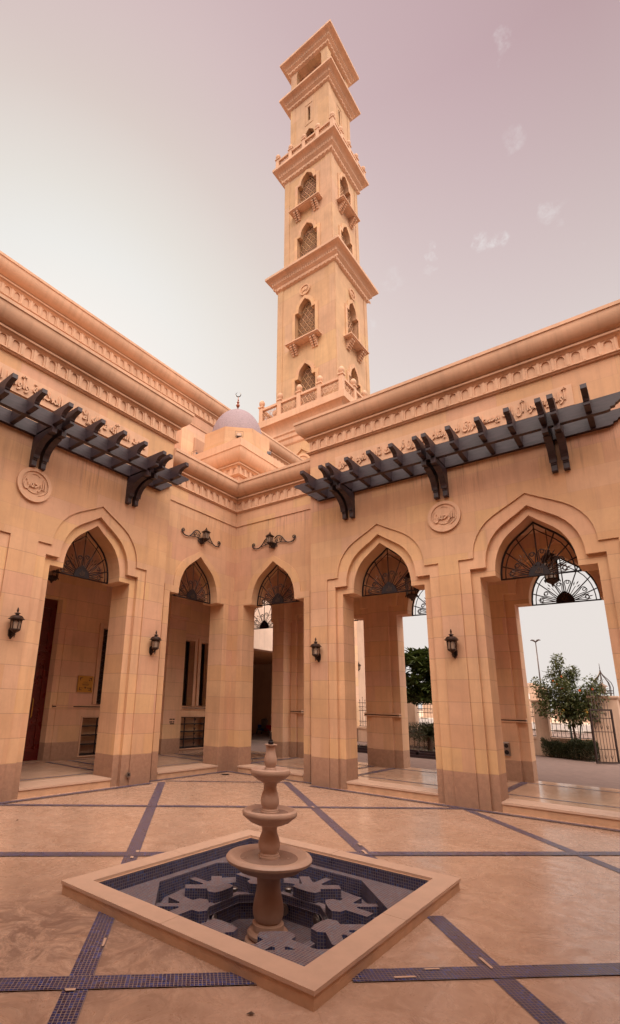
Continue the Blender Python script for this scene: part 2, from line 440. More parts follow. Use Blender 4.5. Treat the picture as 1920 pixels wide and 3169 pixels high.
def sweep(bm, path, prof, side=1, closed=False, mi=0, cap=True):
    """path: plan points; prof: (projection, z); side +1 = to the right of travel"""
    L = uvl(bm)
    m = len(path); P = [Vector(p) for p in path]
    offs = []
    for i in range(m):
        def nrm(a, b):
            d = (b - a).normalized(); return Vector((d.y, -d.x)) * side
        if closed: n1, n2 = nrm(P[i - 1], P[i]), nrm(P[i], P[(i + 1) % m])
        elif i == 0: n1 = n2 = nrm(P[0], P[1])
        elif i == m - 1: n1 = n2 = nrm(P[-2], P[-1])
        else: n1, n2 = nrm(P[i - 1], P[i]), nrm(P[i], P[i + 1])
        k = 1 + n1.dot(n2)
        offs.append((n1 + n2) / k if k > .05 else n1)
    rings = [[(P[i].x + offs[i].x * p, P[i].y + offs[i].y * p, z) for p, z in prof] for i in range(m)]
    s = 0
    for i in range(m if closed else m - 1):
        A, B = rings[i], rings[(i + 1) % m]
        ln = (P[(i + 1) % m] - P[i]).length
        t = 0
        for k in range(len(prof) - 1):
            dl = math.hypot(prof[k + 1][0] - prof[k][0], prof[k + 1][1] - prof[k][1])
            quad(bm, [A[k], B[k], B[k + 1], A[k + 1]], [(s, t), (s + ln, t), (s + ln, t + dl), (s, t + dl)], mi)
            t += dl
        s += ln
    if cap and not closed:
        for rg in (rings[0], rings[-1]):
            tri = tessellate_polygon([[Vector((math.hypot(q[0] - rg[0][0], q[1] - rg[0][1]) * (1 if i else 1), q[2], 0)) for i, q in enumerate(rg)]])
            proj = [(prof[i][0], prof[i][1]) for i in range(len(prof))]
            tri = tessellate_polygon([[Vector((p[0], p[1], 0)) for p in proj]])
            vs = [bm.verts.new(q) for q in rg]
            for t_ in tri:
                try: f = bm.faces.new([vs[k] for k in t_]); f.material_index = mi
                except ValueError: pass

# ------------------------------------------------------------------ arch outlines
KEEL = [(1, 0), (.992, .13), (.962, .26), (.905, .39), (.82, .51), (.71, .62), (.575, .71), (.42, .79), (.22, .885), (0, 1)]
def arch_curve(ws, h):
    right = [(ws * a, h * b) for a, b in KEEL]
    left = [(-a, b) for a, b in reversed(right[:-1])]
    return right + left            # from right spring over apex to left spring
def opening(c, w, zs, ws, za, z0=0):
    """outline going from lower right over the arch to lower left"""
    return [(c + w, z0), (c + w, zs)] + [(c + x, zs + z) for x, z in arch_curve(ws, za - zs)] + [(c - w, zs), (c - w, z0)]
def wall_with_openings(u0, u1, z0, z1, ops):
    """ops: opening outlines starting at z0, sorted by u"""
    poly = [(u0, z0)]
    for op in sorted(ops, key=lambda o: o[-1][0]):
        poly += list(reversed(op))
    poly += [(u1, z0), (u1, z1), (u0, z1)]
    return poly
def ring(outer, inner):
    return list(outer) + list(reversed(inner))
def spec(c, k):     # main arches: outer moulding, middle, opening
    return {'o': opening(c, 1.215, 4.235, .95, 5.285), 'm': opening(c, 1.03, 4.045, .76, 5.065), 'i': opening(c, .89, 3.89, .63, 4.90)}[k]
def bspec(c, k):    # corner bay arches
    return {'o': opening(c, 1.075, 4.12, .82, 5.15), 'i': opening(c, .915, 3.965, .65, 5.0)}[k]

# ------------------------------------------------------------------ cornice profile
def cornice_prof(T, bot, s=1.0, proj=.30):
    """from top inside out and down to the wall at 'bot'"""
    p = [(-.25, T), (proj, T), (proj, T - .065 * s), (proj - .018, T - .068 * s), (proj - .022, T - .09 * s)]
    a0, z0 = proj - .022, T - .09 * s; a1, z1 = .035, T - .375 * s
    for i in range(1, 11):
        a = PI / 2 * i / 10
        p.append((a1 + (a0 - a1) * math.cos(a), z0 + (z1 - z0) * math.sin(a)))
    p += [(.095, T - .385 * s), (.095, T - .425 * s), (.06, T - .445 * s), (.012, T - .47 * s)]
    p += [(.012, bot + .075), (.06, bot + .065), (.075, bot + .055), (.075, bot + .04), (.045, bot + .028), (.04, bot + .01), (-.01, bot)]
    p += [(-.25, bot)]
    return p
def arches_band(bm, F, u0, u1, dface, z0, z1, pitch=.234, depth=.030, mi=0):
    """row of little round headed niches"""
    n = max(1, int(round((u1 - u0) / pitch))); pt = (u1 - u0) / n
    loops = [[(u0, z0), (u1, z0), (u1, z1), (u0, z1)]]
    h = z1 - z0; w = pt * .27
    for i in range(n):
        c = u0 + pt * (i + .5)
        top = z0 + h * .60
        lp = [(c - w, z0 + .012), (c + w, z0 + .012), (c + w, top)]
        lp += [(c + w * math.cos(a), top + w * 1.1 * math.sin(a)) for a in (PI * .2, PI * .4, PI * .6, PI * .8)]
        lp += [(c - w, top)]
        loops.append(lp)
    prism(bm, loops, dface, dface + depth, F, caps=(False, True), mi=mi)
    # slim colonnettes between the niches and a cavetto rising to the ledge
    for i in range(n + 1):
        c = u0 + pt * i
        a = max(u0, c - pt * .10); b = min(u1, c + pt * .10)
        o1 = dface + depth
        prism(bm, [(a, z0 + .004), (b, z0 + .004), (b, z1 - .004), (a, z1 - .004)], o1 - .002, o1 + .014, F, mi=mi)
    L_ = [(dface + depth, z0 + h * .86), (dface + depth + .014, z0 + h * .90), (dface + depth + .034, z0 + h * .96), (dface + depth + .052, z1)]
    for k in range(3):
        quad(bm, [F(u0, L_[k][0], L_[k][1]), F(u1, L_[k][0], L_[k][1]), F(u1, L_[k + 1][0], L_[k + 1][1]), F(u0, L_[k + 1][0], L_[k + 1][1])], None, mi)

# ------------------------------------------------------------------ arabic lettering
AR = {  # isolated, final, initial, medial
 'ا': (0xFE8D, 0xFE8E, 0, 0), 'أ': (0xFE83, 0xFE84, 0, 0), 'إ': (0xFE87, 0xFE88, 0, 0), 'ب': (0xFE8F, 0xFE90, 0xFE91, 0xFE92),
 'ة': (0xFE93, 0xFE94, 0, 0), 'ت': (0xFE95, 0xFE96, 0xFE97, 0xFE98), 'ح': (0xFEA1, 0xFEA2, 0xFEA3, 0xFEA4), 'د': (0xFEA9, 0xFEAA, 0, 0),
 'ذ': (0xFEAB, 0xFEAC, 0, 0), 'ر': (0xFEAD, 0xFEAE, 0, 0), 'ز': (0xFEAF, 0xFEB0, 0, 0), 'س': (0xFEB1, 0xFEB2, 0xFEB3, 0xFEB4),
 'ش': (0xFEB5, 0xFEB6, 0xFEB7, 0xFEB8), 'ط': (0xFEC1, 0xFEC2, 0xFEC3, 0xFEC4), 'ع': (0xFEC9, 0xFECA, 0xFECB, 0xFECC),
 'ف': (0xFED1, 0xFED2, 0xFED3, 0xFED4), 'ق': (0xFED5, 0xFED6, 0xFED7, 0xFED8), 'ك': (0xFED9, 0xFEDA, 0xFEDB, 0xFEDC),
 'ل': (0xFEDD, 0xFEDE, 0xFEDF, 0xFEE0), 'م': (0xFEE1, 0xFEE2, 0xFEE3, 0xFEE4), 'ن': (0xFEE5, 0xFEE6, 0xFEE7, 0xFEE8),
 'ه': (0xFEE9, 0xFEEA, 0xFEEB, 0xFEEC), 'و': (0xFEED, 0xFEEE, 0, 0), 'ؤ': (0xFE85, 0xFE86, 0, 0), 'ي': (0xFEF1, 0xFEF2, 0xFEF3, 0xFEF4),
 'ئ': (0xFE89, 0xFE8A, 0xFE8B, 0xFE8C), 'ء': (0xFE80, 0, 0, 0), 'آ': (0xFE81, 0xFE82, 0, 0)}
LA = {'ا': (0xFEFB, 0xFEFC), 'أ': (0xFEF7, 0xFEF8), 'إ': (0xFEF9, 0xFEFA), 'آ': (0xFEF5, 0xFEF6)}
def shape(txt):
    words = []
    for w in txt.split(' '):
        out = []; i = 0; joined = False
        while i < len(w):
            ch = w[i]
            if ch == 'ل' and i + 1 < len(w) and w[i + 1] in LA:
                out.append(chr(LA[w[i + 1]][1 if joined else 0])); joined = False; i += 2; continue
            iso, fin, ini, med = AR[ch]
            nxt = i + 1 < len(w) and AR.get(w[i + 1], (0, 0, 0, 0))[1] != 0
            if ini and nxt: out.append(chr(med if joined else ini)); joined = True
            else: out.append(chr(fin if joined and fin else iso)); joined = False
            i += 1
        words.append(''.join(reversed(out)))
    return ' '.join(reversed(words))
def text_mesh(s, width, height, depth, shaped=True, bold=0.0):
    cu = bpy.data.curves.new('lettering', 'FONT'); cu.body = shape(s) if shaped else s
    cu.extrude = .05; cu.offset = bold; cu.resolution_u = 4
    o = bpy.data.objects.new('lettering_tmp', cu); COL.objects.link(o)
    bpy.context.view_layer.update()
    dg = bpy.context.evaluated_depsgraph_get()
    me = bpy.data.meshes.new_from_object(o.evaluated_get(dg))
    bpy.data.objects.remove(o); bpy.data.curves.remove(cu)
    xs = [v.co.x for v in me.vertices]; ys = [v.co.y for v in me.vertices]; zs = [v.co.z for v in me.vertices]
    cx, cy = (min(xs) + max(xs)) / 2, (min(ys) + max(ys)) / 2
    sx = width / (max(xs) - min(xs)); sy = height / (max(ys) - min(ys)); sz = depth / max(1e-6, max(zs) - min(zs))
    bm = bmesh.new(); bm.from_mesh(me); bpy.data.meshes.remove(me)
    for v in bm.verts: v.co = Vector(((v.co.x - cx) * sx, (v.co.y - cy) * sy, (v.co.z - min(zs)) * sz))
    return bm
def place_text(bm, F, uc, zc, d, flip=1):
    for v in bm.verts: v.co = F(uc + v.co.x * flip, d + v.co.z, zc + v.co.y)
    return bm

# ------------------------------------------------------------------ ground, paving
b = bmesh.new()
prism(b, [[(-300, -120), (320, -120), (320, 500), (-300, 500)], [(-3.2, -11.6), (11.9, -11.6), (11.9, 3.14), (-3.2, 3.14)]], -.30, -.006, FXY, caps=(False, True), sides=False)
def paver_mat():
    t = NT('interlocking_pavers'); g = t.add('ShaderNodeNewGeometry')
    sp = t.add('ShaderNodeMapping'); t.link(g.outputs['Position'], sp.inputs['Vector']); sp.inputs['Rotation'].default_value = (0, 0, R(45))
    br = t.add('ShaderNodeTexBrick'); t.link(sp.outputs[0], br.inputs['Vector'])
    br.inputs['Scale'].default_value = 1; br.inputs['Brick Width'].default_value = .22; br.inputs['Row Height'].default_value = .11
    br.inputs['Mortar Size'].default_value = .006
    br.inputs['Color1'].default_value = (.19, .125, .105, 1); br.inputs['Color2'].default_value = (.145, .095, .08, 1); br.inputs['Mortar'].default_value = (.20, .13, .10, 1)
    n = t.noise(g.outputs['Position'], 1.2, 5, .6)
    c = t.mix(t.math('MULTIPLY', n, .6), br.outputs['Color'], (.20, .14, .12))
    t.link(c, t.b.inputs['Base Color']); t.b.inputs['Roughness'].default_value = .85
    return t.m
M['paver'] = paver_mat()
struct('ground', b, M['paver'])
FC = Vector((5.500, -5.650, 0))
PO = 1.25     # pool rim half side
b = bmesh.new()
pool_hole = [(FC.x - PO + .03, FC.y - PO + .03), (FC.x + PO - .03, FC.y - PO + .03), (FC.x + PO - .03, FC.y + PO - .03), (FC.x - PO + .03, FC.y + PO - .03)]
prism(b, [[(-3.2, -11.6), (11.9, -11.6), (11.9, .55), (-3.2, .55)], pool_hole], -.3, 0, FXY, caps=(False, True), sides=False)
struct('courtyard_floor', b, M['floor'])

def strip(bm, a, c, w, z=.004):
    a, c = Vector(a), Vector(c); d = (c - a).normalized(); n = Vector((-d.y, d.x)) * w / 2; ln = (c - a).length
    pts = [a - n, c - n, c + n, a + n]
    quad(bm, [(p.x, p.y, z) for p in pts], [(0, 0), (ln, 0), (ln, w), (0, w)])
def band_uv(kind, c0, t0, t1):
    """kind 's': x+y=c0 ; kind 'd': x-y=c0 ; parameter t = the other combination"""
    if kind == 's': f = lambda t: ((c0 + t) / 2, (c0 - t) / 2)
    else: f = lambda t: ((t + c0) / 2, (t - c0) / 2)
    return f(t0), f(t1)
b = bmesh.new()
W1 = .145
def clip_s(c0, segs, z=.004, w=W1, kind='s'):
    for t0, t1 in segs:
        a, c = band_uv(kind, c0, t0, t1); strip(b, a, c, w, z)
# bands running parallel to the view diagonal (x+y constant)
clip_s(1.62, [(2.25, 10.36), (11.92, 20)])
clip_s(-2.0, [(2.6, 10.58), (11.66, 19)])
clip_s(5.19, [(6.05, 17)], w=.13)
clip_s(-5.6, [(6.2, 16)], w=.13)
# bands crossing them (x-y constant)
clip_s(9.56, [(-9.2, -.98), (.76, 9.1)], z=.008, kind='d')
clip_s(13.14, [(-9.0, -.50), (.28, 9.0)], z=.008, kind='d')
clip_s(5.98, [(-5.55, 5.1)], z=.008, w=.11, kind='d')
clip_s(2.42, [(-1.90, 1.66)], z=.008, w=.06, kind='d')
# border strips along the walls
strip(b, (2.60, -.40), (8.66, -.40), .11, .012); strip(b, (.30, -2.58), (.30, -8.94), .11, .012)
strip(b, (.06, -.10), (2.60, -.10), .10, .012); strip(b, (.10, -.15), (.10, -2.58), .10, .012)
fm = struct('mosaic_paving', b, M['mosaic'])
# gap in the grid where the pool sits is covered by the rim itself

# patches where tiles fell out and were mortared over
b = bmesh.new()
def patch(x, y, l, w, ang, z=.0135):
    c, s = math.cos(ang), math.sin(ang)
    pts = [(x + dx * c - dy * s, y + dx * s + dy * c, z) for dx, dy in ((-l, -w), (l, -w * .8), (l * .9, w), (-l, w))]
    quad(b, pts, [(0, 0)] * 4)
for s_, d_, l, w, k in ((1.585, 11.2 - 5.2, .10, .03, 's'), (1.68, 9.05, .09, .028, 's'), (1.62, 9.50, .13, .03, 's'), (1.60, 13.0, .12, .02, 's'), (-1.93, 9.45, .06, .03, 's'), (-1.98, 9.75, .05, .03, 's'),
                        (-1.915, 12.45, .10, .014, 's'), (-2.04, 13.26, .02, .055, 's')):
    patch((s_ + d_) / 2, (s_ - d_) / 2, l * .6, w * .55, PI / 4 if False else -PI / 4)
for t_, c_, l, w in ((.75, 13.20, .07, .010), (1.05, 13.08, .05, .008)):
    patch((t_ + c_) / 2, (t_ - c_) / 2, l, w, PI / 4)
struct('mortar_patch', b, M['coping'])

# ------------------------------------------------------------------ arcades
def grille(parent, F, c, ws, zs, za, d, plaque_glyph=True, nsp=7):
    """fan shaped wrought iron grille filling an arch head"""
    h = za - zs
    ap = F(0, 1, 0) - F(0, 0, 0)
    def P(x, z, dd=0): return F(c + x, d + dd, zs + z)
    b = bmesh.new()
    out = [(x * .985, z * .985) for x, z in arch_curve(ws, h)]
    tube(b, [P(x, z) for x, z in out], .022, 4)
    inn = [(x * .86, z * .86) for x, z in arch_curve(ws, h)]
    tube(b, [P(x, z, .01) for x, z in inn], .010, 4)
    tube(b, [P(-ws, 0), P(ws, 0)], .016, 4)
    fr = child('grille_frame', b, M['iron'], parent)
    b = bmesh.new()
    def bound(a):
        # radius to the inner outline along angle a
        for i in range(len(inn) - 1):
            x0, z0 = out[i]; x1, z1 = out[i + 1]
            den = math.cos(a) * (z1 - z0) - math.sin(a) * (x1 - x0)
            if abs(den) < 1e-9: continue
            r_ = (x0 * (z1 - z0) - z0 * (x1 - x0)) / den
            s_ = ((r_ * math.cos(a) - x0) / (x1 - x0)) if abs(x1 - x0) > 1e-6 else ((r_ * math.sin(a) - z0) / (z1 - z0))
            if r_ > 0 and -.001 <= s_ <= 1.001: return r_
        return ws
    rp = ws * .265
    for k in range(1, nsp + 1):
        a = PI * k / (nsp + 1)
        r1 = bound(a)
        tube(b, [P(rp * .9 * math.cos(a), rp * .9 * math.sin(a), .012), P(r1 * math.cos(a), r1 * math.sin(a), .012)], .012, 4)
    child('grille_spoke', b, M['iron_w'], fr)
    b = bmesh.new(); bl = bmesh.new()
    for k in range(1, nsp + 2, 1):
        a = PI * (k - .5) / (nsp + 1)
        r0, rm = rp * 1.05, ws * (.60 if k % 2 else .66)
        for sgn in (-1, 1):
            pts = []
            for i in range(7):
                t = i / 6
                aa = a + sgn * (.02 + .12 * t); rr = r0 + (rm - r0) * t
                pts.append((rr * math.cos(aa), rr * math.sin(aa)))
            # curl back in a spiral
            cx_, cz_ = pts[-1]; rad = ws * .085
            ca = math.atan2(pts[-1][1] - pts[-2][1], pts[-1][0] - pts[-2][0])
            ctr = (cx_ + rad * math.cos(ca - sgn * PI / 2), cz_ + rad * math.sin(ca - sgn * PI / 2))
            st = ca + sgn * PI / 2
            for i in range(1, 15):
                t = i / 14; r_ = rad * (1 - .62 * t)
                an = st - sgn * t * 2 * PI * .95
                pts.append((ctr[0] + r_ * math.cos(an), ctr[1] + r_ * math.sin(an)))
            pts = [p for p in pts if p[1] > .01]
            if len(pts) > 3 and k in (1, 2, 4, 5, 7, 8): tube(b, [P(x, z, .02) for x, z in pts], .0085, 4)
        if k in (1, 3, 6, 8):
            for q in (1, 2, 3):
                aa = a + (q - 2) * .085; r0_ = ws * (.52 + .07 * (2 - abs(q - 2))); r1_ = r0_ + ws * .16
                x0, z0 = r0_ * math.cos(aa), r0_ * math.sin(aa); x1, z1 = r1_ * math.cos(aa + (q - 2) * .04), r1_ * math.sin(aa + (q - 2) * .04)
                nx, nz = -(z1 - z0) * .11, (x1 - x0) * .11; mx, mz = (x0 + x1) / 2, (z0 + z1) / 2
                if min(z0, z1) < .02: continue
                quad(bl, [P(x0, z0, .026), P(mx + nx, mz + nz, .030), P(x1, z1, .026), P(mx - nx, mz - nz, .026)])
            tube(bl, [P(rp * math.cos(a), rp * math.sin(a), .02), P(ws * .62 * math.cos(a), ws * .62 * math.sin(a), .022)], .007, 4)
    child('grille_scroll', b, M['iron_w'], fr)
    child('grille_leaf', bl, M['leafmetal'], fr)
    b = bmesh.new()
    pl = [(x * .27, z * .32) for x, z in arch_curve(ws, ws * 1.25)]
    prism(b, [(c + x, zs + z) for x, z in pl], d - .012, d + .022, F)
    pq = child('grille_plaque', b, M['iron'], fr)
    if plaque_glyph:
        for sd, dd in ((1, d + .022), (-1, d - .012)):
            bm = text_mesh('\uFDF2', ws * .20, ws * .20, .008, shaped=False, bold=.01)
            for v in bm.verts: v.co = F(c + v.co.x * (1 if F is FR else 1), dd + v.co.z * sd, zs + ws * .15 + v.co.y)
            child('lettering', bm, M['leafmetal'], pq)
    return fr

def step_slab(parent, F, c, w, dfront, dback):
    b = bmesh.new()
    fbox(b, F, c - w, c + w, dback, dfront - .02, -.05, .118)
    o = child('step_riser', b, M['rimside'], parent)
    b = bmesh.new()
    fbox(b, F, c - w, c + w, dback, dfront, .118, .152)
    child('step_tread', b, M['coping'], parent)

def disc(parent, F, c, z, r, d, txt='الرحمن'):
    b = bmesh.new()
    n = 48
    circ = lambda rr: [(c + rr * math.cos(2 * PI * i / n), z + rr * math.sin(2 * PI * i / n)) for i in range(n)]
    prism(b, circ(r * .97), d - .002, d + .022, F)
    prism(b, [circ(r), circ(r * .80)], d, d + .045, F)
    o = child('medallion', b, M['trim'], parent)
    bm = text_mesh(txt, r * 1.25, r * .80, .03, bold=.02)
    place_text(bm, F, c, z + r * .02, d + .020)
    child('lettering', bm, M['trim'], o)
    b = bmesh.new()
    for k, (cx_, cz_, rr, a0, a1) in enumerate(((.0, .12, .62, -2.6, -.4), (.1, .1, .70, -1.3, .35), (-.18, .0, .52, 2.3, 3.9), (.0, .34, .30, .5, 2.2))):
        pts = [F(c + r * (cx_ + rr * math.cos(a0 + (a1 - a0) * i / 10)), d + .030, z + r * (cz_ + rr * math.sin(a0 + (a1 - a0) * i / 10))) for i in range(11)]
        tube(b, pts, r * .028, 4, taper=lambda t: .35 + .65 * math.sin(PI * min(1, max(0, t))))
    child('flourish', b, M['trim'], o)
    return o

def main_block(label, F, u0, u1, cs, T, face, bayside, rot):
    th = thing('arcade', label, 'arcade', tuple(F((u0 + u1) / 2, face, 0)))
    inv = th.matrix_world.inverted()
    G = lambda u, d, z: inv @ F(u, d, z)
    return th, G

def make_main(label, F, u0, u1, cs, T, face, back, panel, texts, discs, pz):
    org = F((u0 + u1) / 2, face, 0)
    th = thing('arcade', label, 'arcade', tuple(org), 'arcades around the courtyard')
    G = lambda u, d, z: F(u, d, z) - org
    k = face - .32
    b = bmesh.new()
    prism(b, wall_with_openings(u0, u1, 0, T - .03, [spec(c, 'o') for c in cs]), back, face, G)
    child('wall', b, M['stone'], th)
    for c in cs:
        b = bmesh.new()
        prism(b, ring(spec(c, 'o'), spec(c, 'm')), back, face - .032, G)
        prism(b, ring(spec(c, 'm'), spec(c, 'i')), back, face - .112, G)
        child('arch_surround', b, M['surround'], th)
        grille(th, G, c, .63, 3.89, 4.90, face - .50)
        step_slab(th, G, c, .888, face - .10, back - .02)
    # mouldings that stop at the block ends
    b = bmesh.new()
    prof = cornice_prof(T, T - .815)
    if F is FR: path = [(u0, .6), (u0, -face), (u1, -face), (u1, .6)]; sd = 1
    else: path = [(-.6, u1), (face, u1), (face, u0), (-.6, u0)]; sd = -1
    path = [(p[0] - org.x, p[1] - org.y) for p in path]
    # orient outward
    sweep(b, path, prof, side=(1 if F is FR else -1))
    child('cornice', b, M['trim'], th, False)
    b = bmesh.new()
    arches_band(b, G, u0 + .01, u1 - .01, face + .010, T - .74, T - .47)
    child('niche_frieze', b, M['trim'], th)
    if panel:
        b = bmesh.new()
        fbox(b, G, panel[0], panel[1], face - .01, face + .03, pz[0], pz[1])
        p = child('inscription_panel', b, M['trim'], th)
        for tx, uc, w in texts:
            bm = text_mesh(tx, w, (pz[1] - pz[0]) * .92, .034, bold=.02)
            place_text(bm, G, uc, (pz[0] + pz[1]) / 2, face + .028)
            child('lettering', bm, M['trim'], p)
    for c, z, r in discs: disc(th, G, c, z, r, face)
    return th, G, org

# --- right block
ra, GR, orgR = make_main('long right-hand arcade with two pointed arches under the stained pergola', FR, 2.577, 8.655, (4.205, 7.005), 8.19, .32, -.27,
    (3.27, 7.935), [('أولم يعلموا أن الله يبسط الرزق لمن يشاء ويقدر إن في ذلك لآيات لقوم يؤمنون', 5.6, 4.50)], [(5.605, 5.14, .31)], (6.685, 7.095))
# --- left block
la, GL, orgL = make_main('long left-hand arcade in front of the red-brown door and the prayer hall', FL, -8.94, -2.56, (-4.285, -7.21), 8.27, .22, -.47,
    (-8.16, -3.34), [('شهد الله أنه لا إله إلا هو والملائكة وأولوا العلم قائما بالقسط', -5.75, 4.65)], [(-5.735, 5.21, .315)], (6.77, 7.19))
# mirrored reading direction on the left wall: u grows away from the reader, so lettering must run the other way
for o in la.children:
    pass

# --- corner bays
cb = thing('arcade', 'small recessed corner arcade with one narrow arch on each side and scroll lamps above', 'arcade', (0, 0, 0), 'arcades around the courtyard')
b = bmesh.new()
prism(b, wall_with_openings(0, 2.577, 0, 7.29, [bspec(1.275, 'o')]), -.45, 0, FR)
prism(b, wall_with_openings(-2.56, 0, 0, 7.29, [bspec(-1.285, 'o')]), -.45, 0, FL)
child('wall', b, M['stone'], cb)
for F, c in ((FR, 1.275), (FL, -1.285)):
    b = bmesh.new()
    prism(b, ring(bspec(c, 'o'), bspec(c, 'i')), -.45, .016, F)
    child('arch_surround', b, M['surround'], cb)
    step_slab(cb, F, c, .912, .05, -.47)
    grille(cb, F, c, .65, 3.965, 5.0, -.22)
b = bmesh.new()
sweep(b, [(0, -2.56), (0, 0), (2.577, 0)], cornice_prof(7.32, 6.505), side=1)
child('cornice', b, M['trim'], cb)
b = bmesh.new()
arches_band(b, FR, .02, 2.577, .010, 6.58, 6.85); arches_band(b, FL, -2.56, -.02, .010, 6.58, 6.85)
child('niche_frieze', b, M['trim'], cb)
b = bmesh.new()
sweep(b, [(0, -2.56), (0, 0), (2.577, 0)], [(-.02, 6.52), (.022, 6.52), (.022, 6.14), (-.02, 6.14)], side=1)
child('string_course', b, M['stone'], cb)
# far bay past the right block (mostly outside the frame)
b = bmesh.new()
prism(b, wall_with_openings(8.655, 11.3, 0, 7.29, [bspec(9.95, 'o')]), -.27, 0, FR)
child('wall', b, M['stone'], cb)

# the other two sides of the courtyard, behind and beside the camera
b = bmesh.new()
for (F2, cs_) in ((lambda u, d, z: Vector((u, -11.25 + d, z)), (-1.0, 2, 5)), ):
    prism(b, wall_with_openings(0.2, 11.3, 0, 8.2, [spec(c, 'i') for c in (1.5, 4.3, 7.0, 9.7)]), -.5, 0, F2)
prism(b, wall_with_openings(-11.3, -.0, 0, 8.2, [spec(c, 'i') for c in (-9.8, -7.1, -4.3, -1.5)]), -.5, 0, lambda u, d, z: Vector((11.25 - d, u, z)))
bw = thing('arcade', 'plain back arcade closing the courtyard behind the camera, outside the picture', 'arcade', (11.3, -11.3, 0))
for v in b.verts: v.co -= Vector((11.3, -11.3, 0))
child('wall', b, M['stone'], bw)
b = bmesh.new()
sweep(b, [(0 - .05, 11.3), (-.05, .05), (-11.1, .05)], cornice_prof(8.2, 7.4), side=1)
box(b, -11.1, 3, -3, -.5, 5.5, 7); box(b, .5, 3, -.5, 11.3, 5.5, 7); box(b, -11.1, 3, -3.3, -3, 0, 7); box(b, 3, 3.3, -3, 11.3, 0, 7)
child('cornice', b, M['trim'], bw)

# ------------------------------------------------------------------ gallery (outer arcade, ceiling, floor)
og = thing('arcade', 'outer row of tall piers behind the right-hand arcade, open to the garden', 'arcade', (4, 2.95, 0), 'arcades around the courtyard')
orgO = Vector((4, 2.95, 0)); GO = lambda u, d, z: FR(u, d, z) - orgO
cent = (-1.32, 1.34, 4.205, 7.005, 9.95)
b = bmesh.new()
prism(b, wall_with_openings(-3.3, 11.6, 0, 7.6, [opening(c, 1.16, 4.13, .90, 5.20) for c in cent]), -3.15, -2.66, GO)
child('wall', b, M['stone_in'], og)
for c in cent:
    b = bmesh.new()
    prism(b, ring(opening(c, 1.16, 4.13, .90, 5.20), opening(c, .96, 3.89, .66, 4.93)), -3.16, -2.76, GO)
    child('arch_surround', b, M['stone_in'], og)
    grille(og, GO, c, .66, 3.89, 4.93, -3.06)
for u0, u1 in [(-.36 - .0, .38), (2.30, 3.245), (5.165, 6.045), (7.965, 8.99)]:
    b = bmesh.new()
    fbox(b, GO, u0 + .002, u1 - .002, -2.80, -2.63, 1.335, 1.36); fbox(b, GO, u0 + .002, u1 - .002, -2.80, -2.625, 1.385, 1.415)
    fbox(b, GO, u0 + .004, u1 - .004, -2.80, -2.648, 1.36, 1.385, mi=1)
    child('dado_rail', b, [M['trim'], M['iron']], og)
for c in (2.77, 5.605):
    pass
# ceiling slab with transverse beams
b = bmesh.new()
fbox(b, GO, -3.3, 11.6, -2.70, -.26, 5.45, 7.0)
child('ceiling', b, M['ceiling'], og)
for u in (-.42, 2.77, 5.605, 8.47):
    b = bmesh.new(); fbox(b, GO, u - .17, u + .17, -2.70, -.25, 4.55, 5.46)
    child('ceiling_beam', b, M['stone_in'], og)
b = bmesh.new()
for u in (-.20, ):
    fbox(b, GO, u - .20, u + .20, -2.70, -2.28, .10, 3.9)
    fbox(b, GO, u - .24, u + .24, -2.72, -2.24, 3.9, 4.6)
child('pilaster', b, M['stone_in'], og)
# carved ceiling rose above the hanging lantern
for c in (4.205, 7.005):
    b = bmesh.new()
    for r in (.62, .5, .38, .24):
        pts = [GO(c + r * (1 + .06 * math.cos(8 * a)) * math.cos(a), -1.45, 5.43) + Vector((0, r * (1 + .06 * math.cos(8 * a)) * math.sin(a), 0)) for a in [2 * PI * i / 48 for i in range(48)]]
        tube(b, pts, .03, 5, closed=True)
    child('ceiling_rose', b, M['trim'], og)

b = bmesh.new()
prism(b, [(-3.2, .30), (11.6, .30), (11.6, 3.17), (-3.2, 3.17)], -.05, .149, FXY)
prism(b, [(-3.2, -11.6), (-.45, -11.6), (-.45, .2995), (-3.2, .2995)], -.05, .149, FXY)
struct('gallery_floor', b, M['gfloor'])
b = bmesh.new()
z_ = .153
for c in (-1.32, 1.34, 4.205, 7.005, 9.95):
    strip(b, (c - 1.05, .72), (c + 1.05, .72), .06, z_); strip(b, (c - 1.05, 2.60), (c + 1.05, 2.60), .06, z_)
for u in (-.05, 2.77, 5.605, 8.47):
    strip(b, (u - .28, .50), (u - .28, 2.64), .13, z_); strip(b, (u + .28, .50), (u + .28, 2.64), .13, z_)
for c in (-1.285, -4.285, -7.21):
    strip(b, (-.68, c - 1.0), (-.68, c + 1.0), .06, z_); strip(b, (-2.80, c - 1.0), (-2.80, c + 1.0), .05, z_)
for u in (.35, -2.75, -5.75):
    strip(b, (-.85, u - .28), (-2.85, u - .28), .09, z_); strip(b, (-.85, u + .28), (-2.85, u + .28), .09, z_)
struct('gallery_mosaic', b, M['mosaic'])

